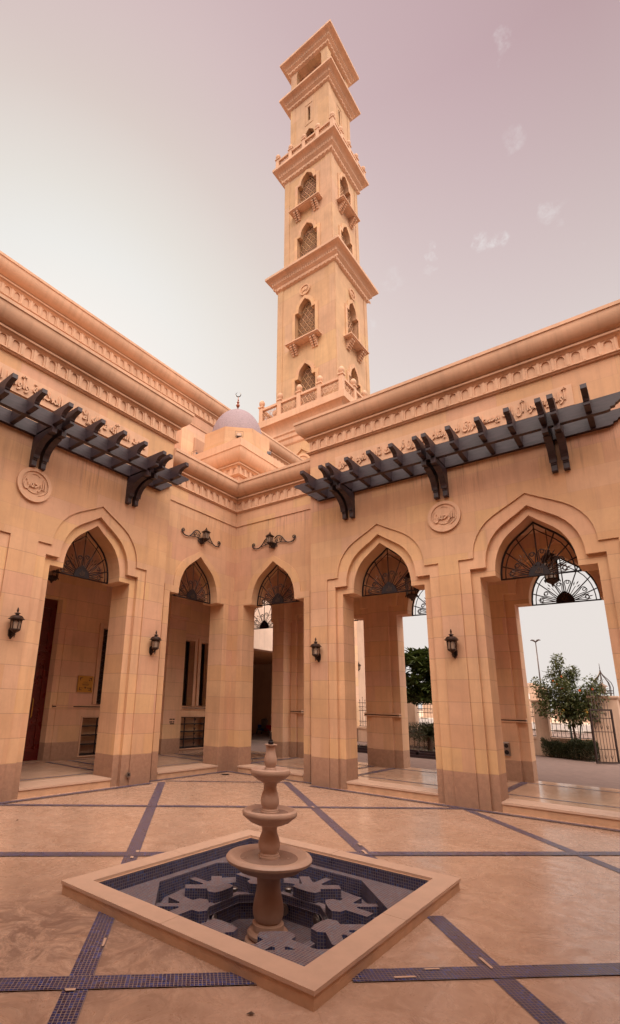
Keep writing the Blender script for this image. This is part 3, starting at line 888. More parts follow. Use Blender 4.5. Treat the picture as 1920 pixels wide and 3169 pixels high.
# ------------------------------------------------------------------ prayer hall
hx, hy = -2.95, -4.0
hall = thing('prayer_hall', 'tall prayer hall rising behind the left arcade with its own deep cornice', 'building', (hx, hy, 0))
orgH = Vector((hx, hy, 0)); GH = lambda u, d, z: FL(u, d, z) - orgH      # d = x in world
T = 12.03
rect = lambda y0, y1, z0, z1: [(y0, z0), (y1, z0), (y1, z1), (y0, z1)]
WIN = [(-1.82, -1.40), (-1.14, -.72), (1.165, 1.583), (1.86, 2.28)]
RACK = [(-2.145, -.83), (.93, 2.235)]
DOOR = (-5.60, -3.06)
PORCH = (3.25, 9.6)
holes = [rect(a, c, 1.435, 3.39) for a, c in WIN] + [rect(a, c, .215, 1.11) for a, c in RACK] + [rect(DOOR[0], DOOR[1], .16, 3.935)]
b = bmesh.new()
pp = [(-13, 0), (PORCH[0], 0), (PORCH[0], 3.46), (PORCH[1], 3.46), (PORCH[1], 0), (12.6, 0), (12.6, 11.2), (-13, 11.2)]
prism(b, [pp] + holes, -3.35, -2.95, GH)
child('wall', b, M['stone_in'], hall)
b = bmesh.new()
sweep(b, [(-3 - hx, 9.4 - hy), (-2.95 - hx, 9.4 - hy), (-2.95 - hx, -13 - hy)][1:], cornice_prof(T, 11.12, 1.12, .32), side=-1)
fbox(b, GH, -13, 9.4, -3.35, -2.97, 11.1, 12.0)
child('cornice', b, M['trim'], hall)
b = bmesh.new()
arches_band(b, GH, -13, 9.4, -2.940, 11.20, 11.50, pitch=.25)
child('niche_frieze', b, M['trim'], hall)
b = bmesh.new()
fbox(b, GH, -13, 10.6, -2.96, -2.925, 10.72, 11.11)
child('string_course', b, M['plaster'], hall)
for (a, c) in ((-13, -9.2), (-8.6, -4.5), (-3.9, .4), (1.0, 5.2), (5.8, 10.6)):
    b = bmesh.new(); fbox(b, GH, a, c, -2.96, -2.915, 8.4, 10.3)
    child('raised_panel', b, M['plaster'], hall)
b = bmesh.new()
box(b, -14 - hx, -3.34 - hx, -13 - hy, 12.2 - hy, 10.9, 11.3); box(b, -14 - hx, -13.6 - hx, -13 - hy, 12.2 - hy, 0, 11.0); box(b, -13.6 - hx, -3.34 - hx, 2.9 - hy, 3.1 - hy, 0, 10.9); box(b, -13.6 - hx, -3.34 - hx, -13 - hy, -12.6 - hy, 0, 10.9)
child('roof', b, M['plaster'], hall)
b = bmesh.new(); fbox(b, GH, 3.2, 9.9, -2.96, -2.93, 3.465, 6.6)
child('bounce_lit_fascia', b, M['bounce_lit_fascia'], hall)  # added panel over the porch, its pale colour stands for reflected ground light
b = bmesh.new(); fbox(b, GH, 3.1, 12.2, -13.6, -3.34, 3.6, 3.8)
child('porch_ceiling', b, M['orange_wall'], hall)
for a, c in WIN:
    b = bmesh.new(); w = .105
    prism(b, [rect(a - w, c + w, 1.435, 3.50), rect(a, c, 1.436, 3.39)], -2.96, -2.905, GH)
    wf = child('window', b, M['trim'], hall)
    b = bmesh.new(); prism(b, rect(a, c, 1.43, 3.395), -3.21, -3.20, GH)
    child('pane', b, M['glassdark'], wf)
    b = bmesh.new()
    prism(b, [rect(a, c, 1.436, 3.39), rect(a + .03, c - .03, 1.47, 3.36)], -3.20, -3.16, GH)
    for i in range(15):      # etched lattice on the glass
        zc = 1.52 + i * .13; yc = (a + c) / 2
        for s_ in (-1, 1):
            pts = [GH(yc + s_ * .11 * math.sin(PI * t / 6), -3.192, zc + .13 * t / 6) for t in range(7)]
            tube(b, pts, .007, 3)
    child('pane_frame', b, M['iron_w'], wf)
for a, c in RACK:
    b = bmesh.new()
    prism(b, [rect(a - .04, c + .04, .19, 1.15), rect(a, c, .216, 1.11)], -2.97, -2.925, GH)
    rf = child('shoe_rack', b, M['trim'], hall)
    b = bmesh.new()
    prism(b, rect(a, c, .2, 1.12), -3.15, -3.145, GH)
    child('rack_back', b, M['surround'], rf)
    b = bmesh.new()
    fbox(b, GH, a, c, -3.14, -2.97, .216, .255)
    for z_s in (.46, .675, .89):
        fbox(b, GH, a, c, -3.10, -2.97, z_s, z_s + .028)
    fbox(b, GH, a, c, -3.10, -2.97, 1.09, 1.108)
    child('rack_shelf', b, M['iron'], rf)
    b = bmesh.new()
    for y in (a + .012, a + .45, c - .012):
        fbox(b, GH, y - .012, y + .012, -2.985, -2.962, .217, 1.108)
    for y in (a + .85,):
        tube(b, [GH(y, -2.96, .25), GH(y, -2.96, 1.1)], .01, 4)
        for i in range(6):
            for s_ in (-1, 1):
                z0 = .30 + i * .135
                quad(b, [GH(y, -2.955, z0), GH(y + s_ * .05, -2.945, z0 + .07), GH(y + s_ * .035, -2.955, z0 + .10), GH(y, -2.958, z0 + .04)])
    child('rack_upright', b, M['iron'], rf)
b = bmesh.new()
a, c = DOOR
prism(b, rect(a, c, .155, 3.94), -3.24, -3.19, GH)
dr = child('door', b, M['door'], hall)
b = bmesh.new()
for i in range(3):
    y0 = a + .1 + i * .82
    for z0, z1 in ((.35, 1.3), (1.45, 2.5), (2.65, 3.75)):
        prism(b, [rect(y0, y0 + .7, z0, z1), rect(y0 + .05, y0 + .65, z0 + .05, z1 - .05)], -3.19, -3.165, GH)
        prism(b, rect(y0 + .14, y0 + .56, z0 + .14, z1 - .14), -3.19, -3.175, GH)
for k in range(12):   # carved foliage scroll along the closing edge
    z0 = .5 + k * .28
    pts = [GH(c - .22 + .07 * math.cos(t) * (1 - t / 9), -3.160, z0 + .1 + .1 * math.sin(t) * (1 - t / 9)) for t in [i * .6 for i in range(11)]]
    tube(b, pts, .008, 3)
child('door_panel', b, M['door'], dr)
b = bmesh.new(); tube(b, [GH(c - .34, -3.13, 1.1), GH(c - .34, -3.10, 1.15), GH(c - .34, -3.10, 1.5), GH(c - .34, -3.13, 1.55)], .012, 6)
child('door_handle', b, M['brass'], dr)
for (y0, y1) in ((-3.00, 2.9), (-9.5, -5.66)):
    b = bmesh.new()
    fbox(b, GH, y0, y1, -2.97, -2.915, 1.335, 1.358); fbox(b, GH, y0, y1, -2.97, -2.91, 1.384, 1.41); fbox(b, GH, y0, y1, -2.97, -2.935, 1.358, 1.384, mi=1)
    child('dado_rail', b, [M['trim'], M['iron']], hall)
b = bmesh.new(); fbox(b, GH, -2.90, -2.45, -2.96, -2.92, .14, 3.3); child('pilaster', b, M['stone_in'], hall)
b = bmesh.new()
fbox(b, GH, .10, .78, -2.96, -2.50, .14, 3.9); fbox(b, GH, .04, .84, -2.96, -2.42, 3.9, 4.6)
fbox(b, GH, .16, .72, -2.96, -.40, 4.5, 5.4)
child('pilaster', b, M['stone_in'], hall)
b = bmesh.new()
for y in (-2.75, -5.75):
    fbox(b, GH, y - .17, y + .17, -2.96, -.46, 4.7, 5.46)
fbox(b, GH, -12, .26, -2.96, -.44, 5.45, 7.2)
child('ceiling', b, M['ceiling'], hall)
# brass notice on the hall wall
b = bmesh.new(); prism(b, rect(-2.405, -1.978, 1.722, 2.118), -2.93, -2.905, GH)
pq = child('plaque', b, M['brass'], hall)
b = bmesh.new()
for sy in (0, 1):
    for sz in (0, 1):
        y = (-2.36, -2.022)[sy]; z = (1.765, 2.075)[sz]; dy = (1, -1)[sy]; dz = (1, -1)[sz]
        prism(b, [(y, z), (y + dy * .08, z), (y + dy * .075, z + dz * .012), (y + dy * .03, z + dz * .02), (y + dy * .02, z + dz * .03), (y + dy * .012, z + dz * .075), (y, z + dz * .08)], -2.906, -2.902, GH)
for z, w in ((1.965, .12), (1.94, .15), (1.915, .20), (1.90, .19), (1.885, .17), (1.845, .06), (1.83, .09)):
    prism(b, rect(-2.19 - w / 2, -2.19 + w / 2, z, z + .006), -2.906, -2.902, GH)
prism(b, rect(-2.10, -2.07, 2.0, 2.03), -2.906, -2.902, GH); prism(b, rect(-2.205, -2.175, 1.81, 1.845), -2.906, -2.902, GH); prism(b, rect(-2.14, -2.04, 1.815, 1.83), -2.906, -2.902, GH); prism(b, rect(-2.34, -2.26, 1.815, 1.825), -2.906, -2.902, GH)
child('lettering', b, M['ink'], pq)
b = bmesh.new()   # small stencilled sign beside the shoe rack, on the pilaster
for i, (y, w, z) in enumerate(((.34, .05, 1.05), (.40, .04, 1.05), (.46, .07, 1.05), (.34, .11, .98), (.47, .05, .98), (.36, .16, .93))):
    prism(b, rect(y, y + w, z, z + .035), -2.50, -2.497, GH)
child('lettering', b, M['ink'], hall)

# ------------------------------------------------------------------ domed corner pavilion
px, py = -.38, .45
q0, q1 = px - 2.2, py + 2.2
pcx, pcy = px - 1.1, py + 1.1
pav = thing('domed_pavilion', 'small square pavilion with an octagonal drum and a lilac mosaic dome in the corner', 'pavilion', (pcx, pcy, 7.0))
oP = Vector((pcx, pcy, 7.0))
def loc2(pts): return [(x - oP.x, y - oP.y) for x, y in pts]
b = bmesh.new()
prism(b, loc2([(q0, py), (px, py), (px, q1), (q0, q1)]), -1.6, 1.9, FXY)
child('wall', b, M['plaster'], pav)
b = bmesh.new()
cp = [(p, z - 7) for p, z in cornice_prof(8.98, 7.95, 1.0)]
cp[2] = (.30, 8.735 - 7); cp[3] = (.282, 8.73 - 7); cp[4] = (.278, 8.71 - 7)
z0, z1 = 8.71, 8.35
for i in range(10):
    a = PI / 2 * (i + 1) / 10
    cp[5 + i] = (.035 + (.278 - .035) * math.cos(a), z0 + (z1 - z0) * math.sin(a) - 7)
cp[15] = (.095, 8.345 - 7); cp[16] = (.095, 8.30 - 7); cp[17] = (.06, 8.285 - 7); cp[18] = (.012, 8.26 - 7)
sweep(b, loc2([(q0, py), (px, py), (px, q1), (q0, q1)]), cp, side=1, closed=True)
prism(b, loc2([(q0, py), (px, py), (px, q1), (q0, q1)]), 1.88, 1.975, FXY)
child('cornice', b, M['trim'], pav)
b = bmesh.new()
GP = lambda u, d, z: FR(u, d, z) - oP
GP2 = lambda u, d, z: FL(u, d, z) - oP
arches_band(b, GP, q0, px, -py + .01, 8.0, 8.27); arches_band(b, GP2, py, q1, px + .01, 8.0, 8.27)
child('niche_frieze', b, M['trim'], pav)
b = bmesh.new()
Ri = 1.06 / math.cos(PI / 8)
lathe(b, [(0, 0), (Ri * 1.02, 0), (Ri * 1.0, .45), (Ri * .985, .46), (Ri * .985, .86), (Ri * .86, .93), (0, .95)], (0, 0, 1.97), 8, ang0=PI / 8)
# weathered slopes at the corners of the square
for sx, sy in ((1, -1), (-1, -1), (1, 1), (-1, 1)):
    c0 = Vector((sx * 1.40, sy * 1.40, 1.98)); r_ = 1.15
    A = Vector((sx * 1.40, sy * .5, 1.98)); B = Vector((sx * .5, sy * 1.40, 1.98)); D = Vector((sx * .80, sy * .80, 2.38)); 
    quad(b, [c0, A, D]); quad(b, [c0, D, B]); quad(b, [A, B, D])
dm = child('drum', b, M['surround'], pav)
b = bmesh.new()
prof = []
for i in range(17):
    a = PI / 2 * i / 16
    prof.append((.875 * math.cos(a) ** .92 if i < 16 else 0, 2.78 + 1.23 * math.sin(a)))
lathe(b, prof, (0, 0, 0), 64)
child('dome', b, M['domemosaic'], pav, True)
b = bmesh.new()
lathe(b, [(0, 3.97), (.20, 3.97), (.215, 4.0), (.19, 4.03), (.06, 4.05), (0, 4.05)], (0, 0, 0), 24)
lathe(b, [(.012, 4.03), (.012, 4.16), (.03, 4.19), (.03, 4.19)], (0, 0, 0), 10)
for z, r in ((4.27, .065), (4.39, .045), (4.48, .03)):
    lathe(b, [(.0, z - r), (r * .7, z - r * .7), (r, z), (r * .7, z + r * .7), (0, z + r)], (0, 0, 0), 14)
lathe(b, [(.012, 4.1), (.011, 4.6), (0, 4.62)], (0, 0, 0), 8)
fn = child('finial', b, M['copper'], pav, True)
b = bmesh.new()
pts = []
v_ = Vector((.79, .61, 0))
for i in range(25):
    a = R(-250 + 310 * i / 24); pts.append(Vector((0, 0, 4.70)) + v_ * (.085 * math.cos(a)) + Vector((0, 0, .085 * math.sin(a))))
tube(b, pts, .016, 6, taper=lambda t: .15 + .85 * math.sin(PI * t))
child('crescent', b, M['bronze'], fn)

# ------------------------------------------------------------------ minaret
TX, TY = -6.27, 15.33
mn = thing('minaret', 'very tall square sandstone minaret with balconies, lattice windows and open belfry', 'minaret', (TX, TY, 0))
def sq(h): return [(-h, -h), (h, -h), (h, h), (-h, h)]
def rotF(k, h):
    """frame on face k of a square of half width h: d outward"""
    a = k * PI / 2
    def F(u, d, z):
        x, y = u, -(h + d)
        return Vector((x * math.cos(a) - y * math.sin(a), x * math.sin(a) + y * math.cos(a), z))
    return F
def win_loop(c, w, zb, zs, ws, za):
    o = opening(c, w, zs, ws, za, zb); return o
def tower_section(h, z0, z1, wins, extra=None, pil=.42):
    """hollow shaft with recessed pointed windows on all four faces; wins: (zb, zs, za, w)"""
    for k in range(4):
        F = rotF(k, h)
        b = bmesh.new()
        loops = [[(-h, z0), (h, z0), (h, z1), (-h, z1)]]
        for (zb, zs, za, w) in wins: loops.append(win_loop(0, w + .0, zb, zs, w * .66, za))
        prism(b, loops, -.395, 0, F, caps=(False, True), sides=True)
        # raised corner pilaster strips
        for s_ in (-1, 1):
            u0, u1 = sorted((s_ * h, s_ * (h - pil)))
            prism(b, [(u0, z0), (u1, z0), (u1, z1), (u0, z1)], -.02, .035, F)
        for zt in ((z0 + (z1 - z0) * .33), (z0 + (z1 - z0) * .7)):
            pass
        child('shaft_wall', b, M['tower'], mn)
        for (zb, zs, za, w) in wins:
            b = bmesh.new()
            o_ = win_loop(0, w + .22, zb, zs + .20, w * .66 + .20, za + .26); i_ = win_loop(0, w, zb, zs, w * .66, za)
            prism(b, ring(o_, i_), -.02, .07, F)
            wf = child('window', b, M['surround'], mn)
            # lattice
            b = bmesh.new()
            lattice(b, i_, F, -.30, .30, .021)
            child('lattice', b, M['surround'], wf)
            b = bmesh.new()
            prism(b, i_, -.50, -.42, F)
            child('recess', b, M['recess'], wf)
def clip_line(poly, p, d):
    ts = []
    n = len(poly)
    for i in range(n):
        a, c = poly[i], poly[(i + 1) % n]
        ex, ez = c[0] - a[0], c[1] - a[1]
        den = d[0] * ez - d[1] * ex
        if abs(den) < 1e-9: continue
        t = ((a[0] - p[0]) * ez - (a[1] - p[1]) * ex) / den
        s_ = ((a[0] - p[0]) * d[1] - (a[1] - p[1]) * d[0]) / den
        if -1e-9 <= s_ < 1 - 1e-9: ts.append(t)
    ts.sort()
    return [(ts[i], ts[i + 1]) for i in range(0, len(ts) - 1, 2)]
def inside(poly, x, z):
    c = False; n = len(poly)
    for i in range(n):
        a, b_ = poly[i], poly[i - 1]
        if (a[1] > z) != (b_[1] > z) and x < (b_[0] - a[0]) * (z - a[1]) / (b_[1] - a[1]) + a[0]: c = not c
    return c
def lattice(bm, poly, F, d, pitch, r, rosette=True):
    us = [p[0] for p in poly]; zs = [p[1] for p in poly]
    cu, cz = (min(us) + max(us)) / 2, (min(zs) + max(zs)) / 2; rad = math.hypot(max(us) - min(us), max(zs) - min(zs)) / 2 + pitch
    for ang in (0, PI / 3, -PI / 3):
        dx, dz = math.cos(ang), math.sin(ang); nx, nz = -dz, dx
        k = -int(rad / pitch) - 1
        while k * pitch < rad:
            o_ = (k + .5) * pitch
            for t0, t1 in clip_line(poly, (cu + nx * o_, cz + nz * o_), (dx, dz)):
                if t1 - t0 < .02: continue
                A = (cu + nx * o_ + dx * t0, cz + nz * o_ + dz * t0); B = (cu + nx * o_ + dx * t1, cz + nz * o_ + dz * t1)
                tube(bm, [F(A[0], d, A[1]), F(B[0], d, B[1])], r, 4)
            k += 1
    # small rosettes in the middle of every star
    if rosette:
        hx_ = pitch * 2 / math.sqrt(3)
        for i in range(-12, 13):
            for j in range(-12, 13):
                uu = cu + (i + (j % 2) * .5) * hx_; zz = cz + j * pitch
                if not inside(poly, uu, zz): continue
                tube(bm, [F(uu + pitch * .22 * math.cos(a), d, zz + pitch * .22 * math.sin(a)) for a in [q * PI / 4 for q in range(8)]], r * .8, 3, closed=True)
tower_section(2.2, 8.0, 28.8, [(18.95, 21.2, 22.18, .76), (23.95, 26.2, 27.12, .76)])
tower_section(1.92, 29.6, 38.65, [(30.6, 32.75, 33.68, .80), (35.15, 37.42, 38.27, .78)])
# upper shaft
for k in range(4):
    F = rotF(k, 1.65)
    b = bmesh.new()
    loops = [[(-1.65, 39.6), (1.65, 39.6), (1.65, 46.3), (-1.65, 46.3)], [(-.11, 43.75), (.11, 43.75), (.11, 45.2), (-.11, 45.2)], win_loop(0, .46, 39.95, 42.1, .44, 42.95)]
    prism(b, loops, -.36, 0, F, caps=(True, True))
    for s_ in (-1, 1):
        u0, u1 = sorted((s_ * 1.65, s_ * 1.27)); prism(b, [(u0, 39.6), (u1, 39.6), (u1, 46.3), (u0, 46.3)], -.02, .03, F)
    prism(b, [[(-.36, 43.4), (.36, 43.4), (.36, 45.5), (-.36, 45.5)], [(-.29, 43.47), (.29, 43.47), (.29, 45.43), (-.29, 45.43)]], -.01, .03, F)
    child('shaft_wall', b, M['tower'], mn)
b = bmesh.new()
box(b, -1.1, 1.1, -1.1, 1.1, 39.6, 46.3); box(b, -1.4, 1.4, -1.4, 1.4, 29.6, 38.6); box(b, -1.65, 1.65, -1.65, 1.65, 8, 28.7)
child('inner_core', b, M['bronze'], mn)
# belfry: four L shaped corner piers, open sides
b = bmesh.new()
for sx in (-1, 1):
    for sy in (-1, 1):
        x0, x1 = sorted((sx * 1.65, sx * 1.12)); y0, y1 = sorted((sy * 1.65, sy * 1.12))
        box(b, x0, x1, y0, y1, 47.1, 50.3)
for k in range(4):
    F = rotF(k, 1.65)
    prism(b, [(-1.13, 49.75), (-.98, 50.02), (.98, 50.02), (1.13, 49.75), (1.13, 50.3), (-1.13, 50.3)], -.5, -.004, F)
child('belfry_pier', b, M['tower'], mn)
b = bmesh.new(); box(b, -.78, .78, -.78, .78, 47.0, 50.25); child('belfry_shade_box', b, M['recess'], mn)  # added dark box so the open belfry looks shaded inside
b = bmesh.new(); lathe(b, [(0, 49.9), (.05, 49.9), (.05, 49.6), (.28, 49.5), (.34, 49.0), (.45, 48.7), (0, 48.72)], (0, 0, 0), 20)
child('loudspeaker', b, M['iron'], mn)
def tcornice(h, proj, T, bot, name='cornice'):
    H = T - bot
    p = [(-.6, T), (proj, T), (proj, T - H * .16), (proj - .05, T - H * .19)]
    for i in range(1, 9):
        a = PI / 2 * i / 8
        p.append((proj * .42 + (proj - .05 - proj * .42) * (1 - math.sin(a)), T - H * .19 - H * .30 * (1 - math.cos(a))))
    p += [(proj * .46, T - H * .52), (proj * .46, T - H * .57), (proj * .22, T - H * .70), (proj * .22, T - H * .92), (proj * .10, T - H * .97), (0, bot), (-.6, bot)]
    b = bmesh.new(); sweep(b, sq(h), p, side=1, closed=True)
    prism(b, sq(h), T - .2, T - .02, FXY)
    # carved scales hanging under the fascia and beads on the frieze
    for k in range(4):
        F = rotF(k, h)
        n = int(2 * (h + proj * .6) / .16)
        for i in range(n):
            u = -(h + proj * .5) + (i + .5) * 2 * (h + proj * .5) / n
            prism(b, [(u - .05, T - H * .56), (u + .05, T - H * .56), (u + .05, T - H * .34), (u, T - H * .30), (u - .05, T - H * .34)], proj * .40, proj * .50, F)
            if i % 2: prism(b, [(u - .09, T - H * .90), (u, T - H * .92), (u + .09, T - H * .90), (u + .07, T - H * .78), (u, T - H * .74), (u - .07, T - H * .78)], proj * .2, proj * .28, F)
    return child(name, b, M['trim'], mn)
tcornice(2.2, .67, 29.85, 28.75)
tcornice(1.92, .70, 39.88, 38.6)
tcornice(1.65, .68, 47.2, 46.15)
tcornice(1.65, .68, 51.15, 50.05)
b = bmesh.new(); box(b, -1.65, 1.65, -1.65, 1.65, 50.2, 50.32); child('belfry_ceiling', b, M['ceiling'], mn)
b = bmesh.new(); tube(b, [(1.2, -1.2, 51.1), (1.2, -1.2, 51.9)], .015, 4); tube(b, [(.2, -2.1, 51.1), (.2, -2.1, 51.5)], .012, 4)
child('lightning_rod', b, M['iron'], mn)
# first balcony, its cove and the base block
b = bmesh.new()
p = [(-.9, 18.56), (.60, 18.56), (.60, 18.12)]
for i in range(1, 9):
    a = PI / 2 * i / 8; p.append((.22 + .36 * (1 - math.sin(a)), 18.10 - .62 * (1 - math.cos(a))))
p += [(.25, 17.36), (.18, 17.28), (.18, 17.05), (.10, 16.98), (.10, 16.72), (.06, 16.66), (0, 16.6), (-.9, 16.6)]
sweep(b, sq(2.53), p, side=1, closed=True); prism(b, sq(2.5), 18.3, 18.54, FXY)
bal = child('balcony', b, M['trim'], mn)
b = bmesh.new(); box(b, -2.53, 2.53, -2.53, 2.53, 5.9, 16.7); 
for k in range(4):
    F = rotF(k, 2.53)
    prism(b, ring(opening(0, 1.55, 14.6, 1.25, 16.3, 9), opening(0, 1.35, 14.45, 1.05, 16.05, 9)), -.01, .10, F)
child('base_wall', b, M['tower'], mn)
b = bmesh.new(); box(b, -3.07, 3.07, -3.07, 3.07, -.02, 5.95)
child('podium', b, M['paleout'], mn)
def tdisc(k, h, z, r):
    F = rotF(k, h); b = bmesh.new(); n = 32
    circ = lambda rr: [(rr * math.cos(2 * PI * i / n), z + rr * math.sin(2 * PI * i / n)) for i in range(n)]
    prism(b, circ(r * .95), -.02, .05, F); prism(b, [circ(r), circ(r * .78)], 0, .10, F)
    o = child('medallion', b, M['surround'], mn)
    bm = text_mesh('الرحمن', r * 1.2, r * .8, .04, bold=.01)
    for v in bm.verts: v.co = F(v.co.x, .05 + v.co.z, z + v.co.y)
    child('lettering', bm, M['surround'], o)
for k in (0, 1): tdisc(k, 2.2, 27.78, .40)
tdisc(0, 2.53, 15.1, .62)
def sill(k, h, z):
    F = rotF(k, h); b = bmesh.new()
    prism(b, [(-1.22, z), (1.22, z), (1.22, z + .08), (-1.22, z + .08)], 0, .55, F)
    prism(b, [(-1.16, z - .06), (1.16, z - .06), (1.16, z), (-1.16, z)], 0, .48, F)
    s_ = child('window_sill', b, M['trim'], mn)
    for uu in (-.735, .735):
        b = bmesh.new()
        for u in (uu - .115, uu + .115):
            for j in range(5):
                dd = .42 - j * .08; z0 = z - .08 - j * .12
                prism(b, [(u - .08, z0 - .13), (u + .08, z0 - .13), (u + .08, z0), (u - .08, z0)], 0, dd, F)
        child('sill_bracket', b, M['trim'], s_)
for k in range(4):
    sill(k, 2.2, 23.72); sill(k, 1.92, 34.98)
def railing(h, z0, H, npan, label):
    for k in range(4):
        F = rotF(k, h)
        seg = 2 * h / npan
        b = bmesh.new(); bl = bmesh.new()
        for i in range(npan):
            u0 = -h + i * seg + .14; u1 = -h + (i + 1) * seg - .14
            prism(b, [(u0, z0 + H * .86), (u1, z0 + H * .86), (u1, z0 + H), (u0, z0 + H)], -.10, .10, F)
            prism(b, [(u0, z0), (u1, z0), (u1, z0 + H * .10), (u0, z0 + H * .10)], -.08, .08, F)
            lattice(bl, [(u0, z0 + H * .1), (u1, z0 + H * .1), (u1, z0 + H * .86), (u0, z0 + H * .86)], F, 0, .26, .020)
        rl = child('railing', b, M['trim'], bal)
        child('railing_lattice', bl, M['trim'], rl)
        for i in range(npan):
            u = -h + i * seg
            b = bmesh.new()
            prism(b, [(u - .13, z0), (u + .13, z0), (u + .13, z0 + H * 1.08), (u - .13, z0 + H * 1.08)], -.13, .13, F)
            prism(b, [(u - .18, z0 + H * 1.08), (u + .18, z0 + H * 1.08), (u + .18, z0 + H * 1.16), (u - .18, z0 + H * 1.16)], -.18, .18, F)
            pc = F(u, 0, z0 + H * 1.16)
            lathe(b, [(.07, 0), (.09, .04), (.17, .16), (.19, .26), (.17, .36), (.10, .46), (0, .50)], pc, 14)
            child('railing_post', b, M['trim'], bal, True)
railing(2.86, 18.54, 1.05, 4, 'a')
railing(2.32, 39.86, .95, 4, 'b')

# ------------------------------------------------------------------ pergolas
def pergola(label, F, face, us, rafters, u0, u1):
    org = F(us[0], face, 0)
    th = thing('pergola', label, 'pergola', tuple(org), 'dark timber pergolas over the arches')
    G = lambda u, d, z: F(u, d + face - .32, z) - org
    # longitudinal beams with scroll cut ends
    def beam(d0, d1, z0, z1):
        b = bmesh.new()
        def end(u, s):   # scrolled end, s=+1 grows outward
            return [(u + s * .00, z0), (u + s * .05, z0 + .012), (u + s * .055, z0 + .05), (u + s * .11, z0 + .055), (u + s * .125, z0 + .09), (u + s * .15, z0 + .10), (u + s * .21, z0 + .15), (u + s * .26, z1 - .065), (u + s * .31, z1 - .045), (u + s * .315, z1 - .01), (u + s * .30, z1)]
        L_ = end(u0, -1); R_ = end(u1, 1)
        poly = R_ + list(reversed(L_))
        prism(b, poly, d0, d1, G)
        return child('beam', b, M['wood'], th)
    beam(.322, .40, 6.11, 6.36); beam(.86, .95, 6.10, 6.35)
    for u in rafters:
        b = bmesh.new()
        t = 1.42
        prof = [(.401, 6.145), (1.17, 6.145), (1.185, 6.165), (1.185, 6.20), (1.165, 6.215), (1.175, 6.225)]
        prof += [(1.175 + .21 * (1 - math.cos(a)) , 6.225 + .115 * math.sin(a)) for a in (.3, .6, .9, 1.2, 1.5)]
        prof = [(.401, 6.140), (1.20, 6.140), (1.215, 6.155), (1.215, 6.19), (1.20, 6.205), (1.215, 6.22)]
        prof += [(1.222, 6.246), (1.245, 6.272), (1.285, 6.297), (1.335, 6.312), (1.375, 6.318)]
        prof += [(1.395, 6.320), (t, 6.327), (t, 6.398), (.401, 6.398)]
        # extrude across u: profile in (d,z)
        FF = lambda a, w, z: G(w, a, z)
        hw = .042
        prism(b, prof, u - hw, u + hw, FF)
        child('rafter', b, M['wood'], th)
    for u in us:
        for s_ in (-1, 1):
            b = bmesh.new(); uu = u + s_ * .088
            pr = [(.322, 5.52), (.412, 5.52), (.418, 5.535), (.418, 5.63), (.438, 5.638), (.438, 5.665), (.455, 5.675)]
            for i in range(1, 10):
                t_ = i / 10; a = t_ * PI / 2
                pr.append((.455 + (.90 - .455) * (1 - math.cos(a)), 5.675 + (6.00 - 5.675) * math.sin(a)))
            pr += [(.915, 6.0), (.915, 5.985), (.985, 5.99), (.99, 6.06), (.97, 6.098), (.322, 6.098)]
            FF = lambda a, w, z: G(w, a, z)
            prism(b, pr, uu - .044, uu + .044, FF)
            # raised moulding band following the curve
            pr2 = [(d_ - (0.0), z_) for d_, z_ in pr[6:16]]
            pr3 = [(d_ - .05, z_ + .045) for d_, z_ in reversed(pr2)]
            prism(b, [(a_ + .012, z_ - .012) for a_, z_ in pr2] + pr3, uu - .056, uu + .056, FF)
            child('bracket', b, M['wood'], th)
    return th
rR = []
for c in (3.59, 5.595, 7.605):
    rR += [c - .085, c + .085]
rR += [3.05, 4.11, 4.59, 5.05, 6.11, 6.60, 7.06, 8.14]
pergola('long dark timber pergola on the right wall, over the wide Arabic inscription', FR, .32, (3.59, 5.595, 7.605), rR, 2.86, 8.36)
rL = []
for c in (-5.747, -3.655, -7.84):
    rL += [c - .085, c + .085]
rL += [-3.12, -4.22, -4.71, -5.19, -6.31, -6.80, -7.29, -8.4]
pergola('dark timber pergola on the left wall with its near end cut by the picture edge', FL, .22, (-5.747, -3.655, -7.84), rL, -8.65, -2.93)

